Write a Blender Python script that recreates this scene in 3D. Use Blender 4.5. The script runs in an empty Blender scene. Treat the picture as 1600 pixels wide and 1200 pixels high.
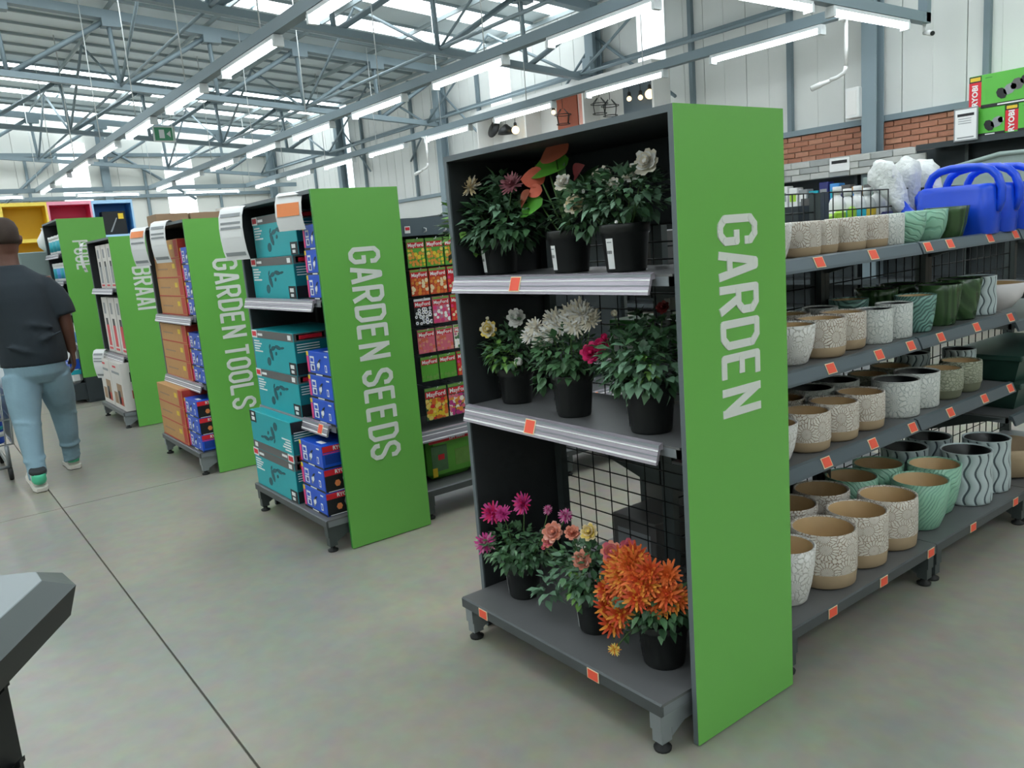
import bpy, bmesh, math, random
from mathutils import Vector, Matrix
random.seed(11)
sc = bpy.context.scene
C = sc.collection
PI = math.pi

# ------------------------------------------------------------------ camera, world, exposure
def set_camera():
    f, yaw, pitch, roll = 1255.09, 2.50213187, 0.178892207, 0.079576196
    fw = Vector((math.cos(pitch)*math.cos(yaw), math.cos(pitch)*math.sin(yaw), -math.sin(pitch)))
    r = fw.cross(Vector((0, 0, 1))).normalized(); d = fw.cross(r)
    c, s = math.cos(roll), math.sin(roll)
    r2 = c*r + s*d; d2 = -s*r + c*d
    cam = bpy.data.cameras.new('camera'); o = bpy.data.objects.new('camera', cam); C.objects.link(o)
    cam.sensor_width = 36; cam.lens = 36*f/1600; cam.clip_start = .05; cam.clip_end = 200
    m = Matrix((r2, -d2, -fw)).transposed().to_4x4()
    m.translation = (1.3423, -1.54066, 1.419)
    o.matrix_world = m
    sc.camera = o
set_camera()
w = bpy.data.worlds.new('overcast_sky'); sc.world = w; w.use_nodes = True
bg = w.node_tree.nodes['Background']; bg.inputs[0].default_value = (.80, .92, 1, 1); bg.inputs[1].default_value = 1.5
SKYLIGHT_STRENGTH = 5.0
TUBE_STRENGTH = 15.0
sc.view_settings.view_transform = 'Standard'; sc.view_settings.look = 'None'
sc.view_settings.exposure = -0.08; sc.view_settings.gamma = 1; sc.view_settings.use_curve_mapping = False
sc.cycles.use_denoising = True; sc.cycles.use_light_tree = False
sc.cycles.max_bounces = 6; sc.cycles.diffuse_bounces = 4; sc.cycles.glossy_bounces = 2; sc.cycles.adaptive_threshold = .03; sc.cycles.adaptive_min_samples = 16
sc.cycles.sample_clamp_indirect = 4.0; sc.cycles.caustics_reflective = False; sc.cycles.caustics_refractive = False

# ------------------------------------------------------------------ materials
def lin(h):
    h = h.lstrip('#'); o = []
    for i in (0, 2, 4):
        v = int(h[i:i+2], 16)/255
        o.append(v/12.92 if v <= .04045 else ((v+.055)/1.055)**2.4)
    return (*o, 1)
MATS = {}
def mat(name, hexc, rough=.5, metal=0, var=.0, vscale=8, bump=0, bscale=60, emit=None, spec=.5, alpha=None, trans=0):
    if name in MATS: return MATS[name]
    m = bpy.data.materials.new(name); m.use_nodes = True; nt = m.node_tree
    b = nt.nodes['Principled BSDF']; col = lin(hexc)
    b.inputs['Base Color'].default_value = col; b.inputs['Roughness'].default_value = rough; b.inputs['Metallic'].default_value = metal
    b.inputs['Specular IOR Level'].default_value = spec
    tc = nt.nodes.new('ShaderNodeTexCoord')
    n = nt.nodes.new('ShaderNodeTexNoise'); n.inputs['Scale'].default_value = vscale; n.inputs['Detail'].default_value = 4
    nt.links.new(tc.outputs['Object'], n.inputs['Vector'])
    mx = nt.nodes.new('ShaderNodeMix'); mx.data_type = 'RGBA'; v = max(var, .03)
    mx.inputs[6].default_value = tuple(c*(1-v) for c in col[:3])+(1,)
    mx.inputs[7].default_value = tuple(min(1, c*(1+v)) for c in col[:3])+(1,)
    nt.links.new(n.outputs['Fac'], mx.inputs[0]); nt.links.new(mx.outputs[2], b.inputs['Base Color'])
    if bump:
        n2 = nt.nodes.new('ShaderNodeTexNoise'); n2.inputs['Scale'].default_value = bscale; nt.links.new(tc.outputs['Object'], n2.inputs['Vector'])
        bp = nt.nodes.new('ShaderNodeBump'); bp.inputs['Strength'].default_value = bump; bp.inputs['Distance'].default_value = .01
        nt.links.new(n2.outputs['Fac'], bp.inputs['Height']); nt.links.new(bp.outputs['Normal'], b.inputs['Normal'])
    if emit:
        b.inputs['Emission Color'].default_value = col; b.inputs['Emission Strength'].default_value = emit
    if alpha is not None: b.inputs['Alpha'].default_value = alpha
    if trans: b.inputs['Transmission Weight'].default_value = trans
    MATS[name] = m
    return m
def N(m, t, **kw):
    n = m.node_tree.nodes.new(t)
    for k, v in kw.items(): setattr(n, k, v)
    return n
def mat_emboss(name, hi, lo, scale, stretch=(1, 1, 1), inv=False, rough=.55, dist=.006, ramp=(.02, .16), kind='vor'):
    m = mat(name, hi, rough); nt = m.node_tree; b = nt.nodes['Principled BSDF']; tc = [n for n in nt.nodes if n.type == 'TEX_COORD'][0]
    mp = N(m, 'ShaderNodeMapping'); mp.inputs['Scale'].default_value = stretch; nt.links.new(tc.outputs['Object'], mp.inputs['Vector'])
    if kind == 'vor':
        nz = N(m, 'ShaderNodeTexNoise'); nz.inputs['Scale'].default_value = 9; nt.links.new(mp.outputs[0], nz.inputs['Vector'])
        mxv = N(m, 'ShaderNodeMix', data_type='VECTOR'); mxv.inputs[0].default_value = .06
        nt.links.new(mp.outputs[0], mxv.inputs[4]); nt.links.new(nz.outputs['Color'], mxv.inputs[5])
        v = N(m, 'ShaderNodeTexVoronoi', feature='DISTANCE_TO_EDGE'); v.inputs['Scale'].default_value = scale
        nt.links.new(mxv.outputs[1], v.inputs['Vector']); out = v.outputs['Distance']
    else:
        v = N(m, 'ShaderNodeTexWave', bands_direction='DIAGONAL'); v.inputs['Scale'].default_value = scale; v.inputs['Distortion'].default_value = 9
        v.inputs['Detail'].default_value = 1; v.inputs['Detail Scale'].default_value = .6
        nt.links.new(mp.outputs[0], v.inputs['Vector']); out = v.outputs['Fac']
    r = N(m, 'ShaderNodeValToRGB'); r.color_ramp.elements[0].position = ramp[0]; r.color_ramp.elements[1].position = ramp[1]
    r.color_ramp.elements[0].color = lin(lo); r.color_ramp.elements[1].color = lin(hi)
    nt.links.new(out, r.inputs[0]); nt.links.new(r.outputs[0], b.inputs['Base Color'])
    bp = N(m, 'ShaderNodeBump'); bp.inputs['Strength'].default_value = .8; bp.inputs['Distance'].default_value = dist
    r2 = N(m, 'ShaderNodeValToRGB'); r2.color_ramp.elements[0].position = ramp[0]; r2.color_ramp.elements[1].position = ramp[1]
    nt.links.new(out, r2.inputs[0]); nt.links.new(r2.outputs[0], bp.inputs['Height']); nt.links.new(bp.outputs[0], b.inputs['Normal'])
    return m
def mat_burst(name, hi, lo, cell, n, rough=.5):
    # raised petals radiating from scattered centres around the pot wall
    m = mat(name, hi, rough); nt = m.node_tree; L = nt.links; b = nt.nodes['Principled BSDF']; tc = [q for q in nt.nodes if q.type == 'TEX_COORD'][0]
    def math_(op, a, c=None):
        q = N(m, 'ShaderNodeMath', operation=op)
        for i, v in enumerate((a, c)):
            if v is None: continue
            if isinstance(v, (int, float)): q.inputs[i].default_value = v
            else: L.new(v, q.inputs[i])
        return q.outputs[0]
    sp = N(m, 'ShaderNodeSeparateXYZ'); L.new(tc.outputs['Object'], sp.inputs[0])
    th = math_('ARCTAN2', sp.outputs[1], sp.outputs[0]); u = math_('MULTIPLY', th, .098/cell); v = math_('DIVIDE', sp.outputs[2], cell)
    cb = N(m, 'ShaderNodeCombineXYZ'); L.new(u, cb.inputs[0]); L.new(v, cb.inputs[1])
    vo = N(m, 'ShaderNodeTexVoronoi', voronoi_dimensions='2D'); vo.inputs['Scale'].default_value = 1; vo.inputs['Randomness'].default_value = .75; L.new(cb.outputs[0], vo.inputs['Vector'])
    d = N(m, 'ShaderNodeVectorMath', operation='SUBTRACT'); L.new(cb.outputs[0], d.inputs[0]); L.new(vo.outputs['Position'], d.inputs[1])
    s2 = N(m, 'ShaderNodeSeparateXYZ'); L.new(d.outputs[0], s2.inputs[0]); ph = math_('ARCTAN2', s2.outputs[1], s2.outputs[0])
    nz = N(m, 'ShaderNodeTexNoise'); nz.inputs['Scale'].default_value = 5; L.new(cb.outputs[0], nz.inputs['Vector'])
    ring = math_('FLOOR', math_('MULTIPLY', vo.outputs['Distance'], 3.2))
    a1 = math_('ABSOLUTE', math_('SINE', math_('ADD', math_('ADD', math_('MULTIPLY', ph, n), math_('MULTIPLY', ring, 1.57)), math_('MULTIPLY', nz.outputs['Fac'], 2.5))))
    a2 = math_('ABSOLUTE', math_('SINE', math_('MULTIPLY', vo.outputs['Distance'], 3.2*PI)))
    val = math_('MULTIPLY', a1, math_('POWER', a2, .35))
    for k in (0, 1):
        r = N(m, 'ShaderNodeValToRGB'); e = r.color_ramp.elements; e[0].position = .12; e[1].position = .5; L.new(val, r.inputs[0])
        if k == 0: e[0].color = lin(lo); e[1].color = lin(hi); L.new(r.outputs[0], b.inputs['Base Color'])
        else:
            bp = N(m, 'ShaderNodeBump'); bp.inputs['Strength'].default_value = .7; bp.inputs['Distance'].default_value = .004; L.new(r.outputs[0], bp.inputs['Height']); L.new(bp.outputs[0], b.inputs['Normal'])
    return m
def mat_floor():
    m = mat('polished_concrete', '#a9a798', .34, 0, .06, 1.2); nt = m.node_tree; b = nt.nodes['Principled BSDF']; tc = [n for n in nt.nodes if n.type == 'TEX_COORD'][0]
    n1 = N(m, 'ShaderNodeTexNoise'); n1.inputs['Scale'].default_value = .8; n1.inputs['Detail'].default_value = 7; n1.inputs['Roughness'].default_value = .6; n1.inputs['Distortion'].default_value = .6
    nt.links.new(tc.outputs['Object'], n1.inputs['Vector'])
    r = N(m, 'ShaderNodeValToRGB'); e = r.color_ramp.elements
    e[0].position = .3; e[0].color = lin('#7f827a'); e[1].position = .72; e[1].color = lin('#9b9585'); k = e.new(.5); k.color = lin('#8d8b80')
    nt.links.new(n1.outputs['Fac'], r.inputs[0])
    n2 = N(m, 'ShaderNodeTexNoise'); n2.inputs['Scale'].default_value = 14; n2.inputs['Detail'].default_value = 6; nt.links.new(tc.outputs['Object'], n2.inputs['Vector'])
    mx = N(m, 'ShaderNodeMix', data_type='RGBA', blend_type='OVERLAY'); mx.inputs[0].default_value = .22
    nt.links.new(r.outputs[0], mx.inputs[6]); nt.links.new(n2.outputs['Color'], mx.inputs[7]); nt.links.new(mx.outputs[2], b.inputs['Base Color'])
    r3 = N(m, 'ShaderNodeMapRange'); r3.inputs['To Min'].default_value = .24; r3.inputs['To Max'].default_value = .46
    nt.links.new(n1.outputs['Fac'], r3.inputs['Value']); nt.links.new(r3.outputs[0], b.inputs['Roughness'])
    return m
mat_floor()
mat('floor_joint', '#7b7a70', .9)
mat('steel_frame', '#82939a', .55, .0, .06, 3)
mat('steel_dark', '#73838a', .55, 0, .06)
mat('roof_sheet', '#d6e2e5', .5, 0, .06, 2)
mat('roof_rib', '#98a5a8', .5)
mat('skylight', '#f4fbff', .5, emit=SKYLIGHT_STRENGTH)
mat('wall_skylight', '#f4fbff', .5, emit=1.6)
mat('cladding_white', '#dfe2de', .5, 0, .03, 1.5)
mat('cladding_cream', '#e4e5de', .5, 0, .03, 1.5)
mat('tube_glow', '#f6fbff', .5, emit=TUBE_STRENGTH)
mat('light_housing', '#dfe5e6', .4)
mat('tray_grey', '#7f9097', .5, .1)
mat('white_plastic', '#e6e8e6', .4)
mat('white_paint', '#e8e8e4', .5)
mat('black_plastic', '#14191a', .45, var=.1)
mat('black_pot', '#191c1b', .42, var=.15)
mat('dark_panel', '#2f383b', .6, var=.08)
mat('dark_board', '#272b2d', .6, var=.06)
mat('shelf_grey', '#6a6b6c', .42, .25, .05, 20)
mat('shelf_dark', '#4c5152', .42, .25, .06, 12)
mat('shelf_edge', '#80868a', .4, .3)
mat('leg_silver', '#8f9698', .38, .45, .06)
mat('leg_dark', '#4b5353', .42, .4, .06)
mat('rail_silver', '#a9a2ac', .25, .35, .05)
mat('rail_dark', '#56636a', .35, .2)
mat('rubber', '#1b1d1d', .7)
mat('tag_orange', '#ef5a40', .55)
mat('tag_cream', '#e8d6b0', .6)
mat('wire_black', '#161b1c', .45, .3)
mat('wire_white', '#d9dedd', .35, .3)
mat('print_white', '#e9ebea', .55)
mat('print_black', '#16181b', .5)
mat('print_grey', '#8d9294', .5)
mat('print_red', '#d3202f', .45)
mat('print_pink', '#e0407f', .45)
mat('print_yellow', '#e2c22f', .5)
mat('print_orange', '#e88a52', .5)
mat('sign_letter', '#dfe3dc', .5)
mat('sign_edge', '#5d676b', .5)
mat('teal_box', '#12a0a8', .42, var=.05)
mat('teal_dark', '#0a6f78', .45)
mat('teal_deep', '#075058', .45)
mat('box_grey', '#5e5d5c', .5)
mat('blue_box', '#1450c4', .4, var=.06)
mat('blue_dark', '#123a8f', .4)
mat('cardboard', '#c0925c', .7, var=.07, vscale=20)
mat('cardboard_dull', '#a08468', .75, var=.08, vscale=12)
mat('box_red', '#b93a2c', .55)
mat('box_white', '#d8d4ce', .5, var=.05)
mat('green_box', '#57b43c', .42, var=.06)
mat('green_deep', '#2f7d2c', .5)
mat('soil', '#2a211a', .95, var=.3, vscale=60)
mat('glaze_tan', '#c9a878', .5, var=.14, vscale=14)
mat('band_tan', '#b09a7c', .7, var=.06, vscale=30)
mat('glaze_dark', '#0e1213', .35)
mat('can_blue', '#124bd6', .3, var=.06)
mat('bag_plastic', '#dfe3e0', .3, var=.1, bump=.9, bscale=45)
mat('leaf_dark', '#37583b', .45, var=.25, vscale=25)
mat('leaf_mid', '#4c744c', .45, var=.25, vscale=25)
mat('leaf_light', '#6f9e48', .45, var=.2, vscale=25)
mat('leaf_bright', '#5aa338', .4, var=.12, vscale=12)
mat('leaf_grey', '#678a6f', .5, var=.2, vscale=25)
mat('stem_green', '#4a6a34', .6)
for k, h in dict(white='#fbfaf4', cream='#ecd9ae', mauve='#a86a74', coral='#d9684e', rust='#9b5138', darkred='#7c2a2c', magenta='#c81e62',
                 orchid='#b8337f', palepink='#c07a9c', peach='#dd9078', rose='#d76a7c', blush='#e3a796', yellow='#e9cf6a', orange='#d9692a', gold='#dd8f32', ember='#c4481f', ivory='#f0e9d8').items():
    mat('petal_'+k, h, .6, var=.1, vscale=40)
mat('brick_red', '#b67d64', .8, var=.16, vscale=9, bump=.3)
mat('brick_red2', '#c28c72', .8, var=.16, vscale=9, bump=.3)
mat('mortar', '#b39a88', .9)
mat('stone_pale', '#bcbeba', .75, var=.1, vscale=12, bump=.4, bscale=25)
mat('stone_grey', '#a2a6a4', .75, var=.12, vscale=12, bump=.4, bscale=25)
mat('skin_brown', '#5a3a2d', .55, var=.1)
mat('hair_black', '#33271f', .8, var=.2, vscale=60)
mat('shirt_navy', '#1b262d', .85, var=.12, vscale=6, bump=.25, bscale=14)
mat('denim', '#7d9ba8', .85, var=.22, vscale=5, bump=.4, bscale=18)
mat('shoe_white', '#d8d5cc', .6, var=.05)
mat('shoe_mint', '#4fbf96', .6)
mat('shoe_dark', '#23282a', .7)
mat('display_yellow', '#e3bd22', .5); mat('display_pink', '#d63a68', .5); mat('display_blue', '#4b93d8', .5)
mat('edge_yellow', '#efd45c', .5); mat('edge_pink', '#ee9aae', .5); mat('edge_blue', '#a8d2f2', .5)
mat('bulb_warm', '#ffe2b0', .5, emit=2)
mat('exit_green', '#4f9a72', .5)
mat('grey_tub', '#8b9c98', .45)
mat('trough_green', '#24433a', .4, var=.1)
mat('lime_pack', '#9fce3a', .45, var=.1)
mat('navy_pack', '#2a2f6e', .45, var=.2)
mat('teal_label', '#16a3b4', .5)
mat('clear_sleeve', '#e2e4e4', .35, spec=.6)
# green sign: a satin printed board
mat('sign_green', '#6bb350', .35, 0, .02, 2)
# embossed pot glazes
mat_burst('glaze_starburst', '#e4ded4', '#ab957f', .062, 9)
mat_burst('glaze_white_leaf', '#e8e7e2', '#cfccc4', .075, 6)
mat_burst('glaze_frost', '#d9dcd7', '#b9c0bc', .06, 5)
mat_emboss('glaze_mint', '#90c0a6', '#7fb39a', 26, (1, 1, 1), kind='wave', ramp=(.05, .35), dist=.003, rough=.3)
mat_emboss('glaze_teal_leaf', '#7ba89c', '#4b7068', 36, (1, 1, 1), kind='wave', ramp=(.2, .6), dist=.004, rough=.3)
mat_emboss('glaze_forest', '#3a5733', '#2a4527', 14, (1, 1, .35), kind='wave', ramp=(.1, .8), dist=.003, rough=.25)
mat_emboss('glaze_sage', '#a9ad98', '#888e78', 60, (1, 1, 1.6), ramp=(.01, .14), dist=.004)
mat('glaze_sage_base', '#7d8069', .6)
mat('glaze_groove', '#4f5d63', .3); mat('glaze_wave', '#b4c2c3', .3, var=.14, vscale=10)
mat('glaze_white_plain', '#dcd8d8', .35)

# ------------------------------------------------------------------ mesh builder
class MB:
    def __init__(s): s.v = []; s.f = []; s.m = []; s.sm = []; s.mats = []
    def mi(s, n):
        if n not in s.mats: s.mats.append(n)
        return s.mats.index(n)
    def add(s, vs, fs, m, smooth=False):
        k = len(s.v); s.v += [tuple(a) for a in vs]; i = s.mi(m)
        for f in fs: s.f.append([k+a for a in f]); s.m.append(i); s.sm.append(smooth)
        return s
    def box(s, x0, x1, y0, y1, z0, z1, m, M=None, bev=0):
        if bev:
            b = bev; vs = []
            for z, e in ((z0, b), (z0+b, 0), (z1-b, 0), (z1, b)):
                xa, xb, ya, yb = x0+e, x1-e, y0+e, y1-e; c = b if not e else b*.4
                vs += [(xa+c, ya, z), (xb-c, ya, z), (xb, ya+c, z), (xb, yb-c, z), (xb-c, yb, z), (xa+c, yb, z), (xa, yb-c, z), (xa, ya+c, z)]
            fs = [[7-i for i in range(8)], [24+i for i in range(8)]]
            for r in range(3):
                for i in range(8): fs.append([r*8+i, r*8+(i+1) % 8, r*8+8+(i+1) % 8, r*8+8+i])
        else:
            vs = [(x, y, z) for z in (z0, z1) for x, y in ((x0, y0), (x1, y0), (x1, y1), (x0, y1))]
            fs = [(3, 2, 1, 0), (4, 5, 6, 7), (0, 1, 5, 4), (1, 2, 6, 5), (2, 3, 7, 6), (3, 0, 4, 7)]
        if M: vs = [M @ Vector(v) for v in vs]
        return s.add(vs, fs, m)
    def quad(s, a, b, c, d, m): return s.add([a, b, c, d], [(0, 1, 2, 3)], m)
    def prism(s, poly, off, m, smooth=False):     # poly: 3-D points, extruded by the vector off
        n = len(poly); off = Vector(off); vs = [Vector(p) for p in poly]; vs += [p+off for p in vs]
        fs = [list(range(n))[::-1], list(range(n, 2*n))]
        s.add(vs, fs, m)
        k = len(s.v)-2*n; i = s.mi(m)
        for a in range(n): s.f.append([k+a, k+(a+1) % n, k+n+(a+1) % n, k+n+a]); s.m.append(i); s.sm.append(smooth)
        return s
    def tube(s, pts, r, m, seg=6, cap=True, close=False):
        pts = [Vector(p) for p in pts]; n = len(pts); rr = r if isinstance(r, (list, tuple)) else [r]*n
        vs = []; x = None
        for i, p in enumerate(pts):
            a = pts[(i-1) % n] if (i or close) else p; b = pts[(i+1) % n] if (i < n-1 or close) else p
            t = (b-a).normalized()
            if x is None: x = t.cross(Vector((0, 0, 1)) if abs(t.z) < .9 else Vector((1, 0, 0)))
            else: x = x-t*x.dot(t)          # carry the frame along the path
            if x.length < 1e-5: x = t.orthogonal()
            x.normalize(); y = t.cross(x).normalized()
            for k in range(seg):
                q = 2*PI*k/seg; vs.append(p+x*(rr[i]*math.cos(q))+y*(rr[i]*math.sin(q)))
        fs = []
        for i in range(n if close else n-1):
            j = (i+1) % n
            for k in range(seg): fs.append((i*seg+k, j*seg+k, j*seg+(k+1) % seg, i*seg+(k+1) % seg))
        s.add(vs, fs, m, True)
        if cap and not close:
            k = len(s.v)-n*seg; i = s.mi(m)
            s.f += [[k+a for a in range(seg)], [k+(n-1)*seg+a for a in reversed(range(seg))]]; s.m += [i, i]; s.sm += [False, False]
        return s
    def lathe(s, prof, mats, seg=28, rf=None, M=None, tw=None):   # prof [(r,z)], mats: one name per ring gap or a single name
        n = len(prof); vs = []
        for i, (r, z) in enumerate(prof):
            for k in range(seg):
                q = 2*PI*k/seg; R_ = r*(rf(q, z, i) if rf else 1); q -= tw(z) if tw else 0; vs.append((R_*math.cos(q), R_*math.sin(q), z))
        if M: vs = [M @ Vector(v) for v in vs]
        k0 = len(s.v); s.v += [tuple(v) for v in vs]
        for i in range(n-1):
            mm = s.mi(mats if isinstance(mats, str) else mats[i])
            for k in range(seg):
                s.f.append([k0+i*seg+k, k0+i*seg+(k+1) % seg, k0+(i+1)*seg+(k+1) % seg, k0+(i+1)*seg+k]); s.m.append(mm); s.sm.append(True)
        a = s.mi(mats if isinstance(mats, str) else mats[0]); b = s.mi(mats if isinstance(mats, str) else mats[-1])
        if prof[0][0] > 1e-4: s.f.append([k0+k for k in reversed(range(seg))]); s.m.append(a); s.sm.append(False)
        if prof[-1][0] > 1e-4: s.f.append([k0+(n-1)*seg+k for k in range(seg)]); s.m.append(b); s.sm.append(False)
        return s
    def loft(s, rings, m, seg=24):     # rings: (centre, rx, ry), horizontal ellipses
        k0 = len(s.v); i = s.mi(m)
        for c, rx, ry in rings:
            for k in range(seg): q = 2*PI*k/seg; s.v.append((c[0]+rx*math.cos(q), c[1]+ry*math.sin(q), c[2]))
        for r in range(len(rings)-1):
            for k in range(seg): s.f.append([k0+r*seg+k, k0+r*seg+(k+1) % seg, k0+(r+1)*seg+(k+1) % seg, k0+(r+1)*seg+k]); s.m.append(i); s.sm.append(True)
        n = len(rings)-1
        s.f += [[k0+k for k in reversed(range(seg))], [k0+n*seg+k for k in range(seg)]]; s.m += [i, i]; s.sm += [True, True]
        return s
    def fused(s, name, matn, voxel=.012, it=6):     # one continuous surface out of overlapping pieces
        o = s.build(name); r = o.modifiers.new('r', 'REMESH'); r.mode = 'VOXEL'; r.voxel_size = voxel; r.use_smooth_shade = True
        q = o.modifiers.new('s', 'SMOOTH'); q.iterations = it; q.factor = .5
        dg = bpy.context.evaluated_depsgraph_get(); out = bpy.data.meshes.new_from_object(o.evaluated_get(dg)); out.name = name
        bpy.data.objects.remove(o); out.materials.clear(); out.materials.append(MATS[matn])
        for p in out.polygons: p.use_smooth = True
        return out
    def mesh(s, name):
        me = bpy.data.meshes.new(name); me.from_pydata(s.v, [], s.f)
        for n in s.mats: me.materials.append(MATS[n])
        me.polygons.foreach_set('material_index', s.m); me.polygons.foreach_set('use_smooth', s.sm)
        me.update(); return me
    def build(s, name, parent=None, loc=None, rz=0):
        return link(name, s.mesh(name), parent, loc, rz)
def link(name, data, parent=None, loc=None, rz=0):
    o = bpy.data.objects.new(name, data); C.objects.link(o)
    if parent: o.parent = parent
    if loc: o.location = loc
    if rz: o.rotation_euler.z = rz
    return o
def tag(o, label=None, cat=None, group=None, kind=None):
    if label: o['label'] = label
    if cat: o['category'] = cat
    if group: o['group'] = group
    if kind: o['kind'] = kind
    return o
def thing(name, label, cat, loc=(0, 0, 0), rz=0, group=None):
    return tag(link(name, None, None, loc, rz), label, cat, group)
def dup(root, loc, label, rz=None, group=None):
    r = root.copy(); C.objects.link(r); r.location = loc; r['label'] = label
    if rz is not None: r.rotation_euler.z = rz
    if group: r['group'] = group
    for ch in list(root.children):
        c = ch.copy(); C.objects.link(c); c.parent = r
        for g in list(ch.children):
            d = g.copy(); C.objects.link(d); d.parent = c
    return r
ORD = ['first', 'second', 'third', 'fourth', 'fifth', 'sixth', 'seventh', 'eighth', 'ninth', 'tenth', 'eleventh', 'twelfth', 'thirteenth', 'fourteenth', 'fifteenth', 'sixteenth', 'seventeenth', 'eighteenth', 'nineteenth', 'twentieth', 'twenty-first', 'twenty-second', 'twenty-third', 'twenty-fourth']
TXT = {}
def text_mesh(body, size, matname, bold=.0, sx=1.0):
    key = (body, size, matname, bold, sx)
    if key in TXT: return TXT[key]
    cu = bpy.data.curves.new('t', 'FONT'); cu.body = body; cu.size = size; cu.extrude = .0004; cu.offset = bold; cu.align_x = 'CENTER'; cu.align_y = 'CENTER'; cu.resolution_u = 2
    o = bpy.data.objects.new('t', cu); C.objects.link(o)
    dg = bpy.context.evaluated_depsgraph_get(); me = bpy.data.meshes.new_from_object(o.evaluated_get(dg)); me.name = 'lettering'
    for v in me.vertices: v.co.x *= sx
    me.materials.clear(); me.materials.append(MATS[matname]); bpy.data.objects.remove(o); bpy.data.curves.remove(cu)
    TXT[key] = me; return me
def put_text(body, size, matname, parent, loc, right, up, name='lettering', bold=.0, sx=1.0):
    o = link(name, text_mesh(body, size, matname, bold, sx), parent)
    r = Vector(right).normalized(); u = Vector(up).normalized(); n = r.cross(u)
    m = Matrix((r, u, n)).transposed().to_4x4(); m.translation = loc; o.matrix_local = m
    return o
# condensed block letters built from strokes
W_ = .40
GL = {'G': [[(W_, .70), (W_, .87), (W_-.12, 1), (.12, 1), (0, .87), (0, .13), (.12, 0), (W_-.12, 0), (W_, .13), (W_, .46), (.5*W_, .46)]],
 'A': [[(0, -.07), (.40*W_, 1), (.60*W_, 1), (W_, -.07)], [(.14*W_, .24), (.86*W_, .24)]],
 'R': [[(0, -.07), (0, 1), (W_-.12, 1), (W_, .88), (W_, .6), (W_-.12, .47), (0, .47)], [(.45*W_, .47), (W_, -.07)]],
 'D': [[(0, 0), (0, 1), (W_-.14, 1), (W_, .86), (W_, .14), (W_-.14, 0), (0, 0)]],
 'E': [[(W_*.95, 1), (0, 1), (0, 0), (W_*.95, 0)], [(0, .52), (.8*W_, .52)]],
 'N': [[(0, -.07), (0, 1.07)], [(W_, -.07), (W_, 1.07)], [(0, 1), (W_, 0)]],
 'S': [[(W_, .72), (W_, .87), (W_-.12, 1), (.12, 1), (0, .87), (0, .68), (.08, .58), (W_-.08, .42), (W_, .32), (W_, .13), (W_-.12, 0), (.12, 0), (0, .13), (0, .28)]],
 'T': [[(-.03, 1), (W_+.03, 1)], [(W_/2, 1), (W_/2, -.07)]],
 'O': [[(.12, 0), (W_-.12, 0), (W_, .13), (W_, .87), (W_-.12, 1), (.12, 1), (0, .87), (0, .13), (.12, 0)]],
 'L': [[(0, 1.07), (0, 0), (W_, 0)]],
 'B': [[(0, 0), (0, 1), (W_-.12, 1), (W_, .88), (W_, .64), (W_-.1, .52), (W_, .40), (W_, .12), (W_-.12, 0), (0, 0)], [(0, .52), (W_-.1, .52)]],
 'I': [[(0, -.07), (0, 1.07)]],
 'P': [[(0, -.07), (0, 1), (W_-.12, 1), (W_, .88), (W_, .58), (W_-.12, .45), (0, .45)]]}
def block_text(mb, word, height, origin, right, up, normal, m, th=.15, pitch=None):
    r, u, n = Vector(right), Vector(up), Vector(normal); o = Vector(origin); s = height/(1+th); x = th/2
    for ch in word:
        if ch == ' ': x += .26; continue
        lay = 0
        for st in GL[ch]:
            for i in range(len(st)-1):
                a = Vector((*st[i], 0)); b = Vector((*st[i+1], 0)); d = (b-a).normalized(); q = Vector((-d.y, d.x, 0))*th/2
                P = [a+q, a-q, b-q, b+q]
                mb.prism([o+r*((p.x+x)*s)+u*((p.y+th/2)*s) for p in P], n*(.002+lay*.00012), m); lay += 1
            js = st[1:-1] + ([st[0]] if st[0] == st[-1] else [])
            for j in js:
                P = [(j[0]+th/2*math.cos(PI/8+k*PI/4), j[1]+th/2*math.sin(PI/8+k*PI/4)) for k in range(8)]
                mb.prism([o+r*((p[0]+x)*s)+u*((p[1]+th/2)*s) for p in P], n*(.002+lay*.00012), m); lay += 1
        x += (0 if ch == 'I' else W_)+th+.085
    return x*s

# ------------------------------------------------------------------ the building
XF, XN, YW, YS = -25.2, 9.0, 9.0, -13.0        # far wall, near end, right wall, left side
SL = .078
def z_top(y): return 5.76-SL*(y-2.1)
def z_bot(y): return 4.57-SL*(y-2.15)
def z_roof(y): return z_top(y)+.24

# floor: cast slabs with saw-cut joints between them
fl = tag(MB().box(XF-.2, XN, YS, YW+.2, -.2, -.012, 'floor_joint').build('floor'), kind='structure')
xs = [XF-.2, -20.3, -16.25, -12.2, -8.2, -4.19, 2.6, XN]; ys = [YS, -9.0, -5.0, -.955, 3.1, 7.1, YW+.2]
for i in range(len(xs)-1):
    for j in range(len(ys)-1):
        g = .004
        MB().box(xs[i]+g, xs[i+1]-g, ys[j]+g, ys[j+1]-g, -.1, 0, 'polished_concrete').build('floor_slab', fl)

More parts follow.
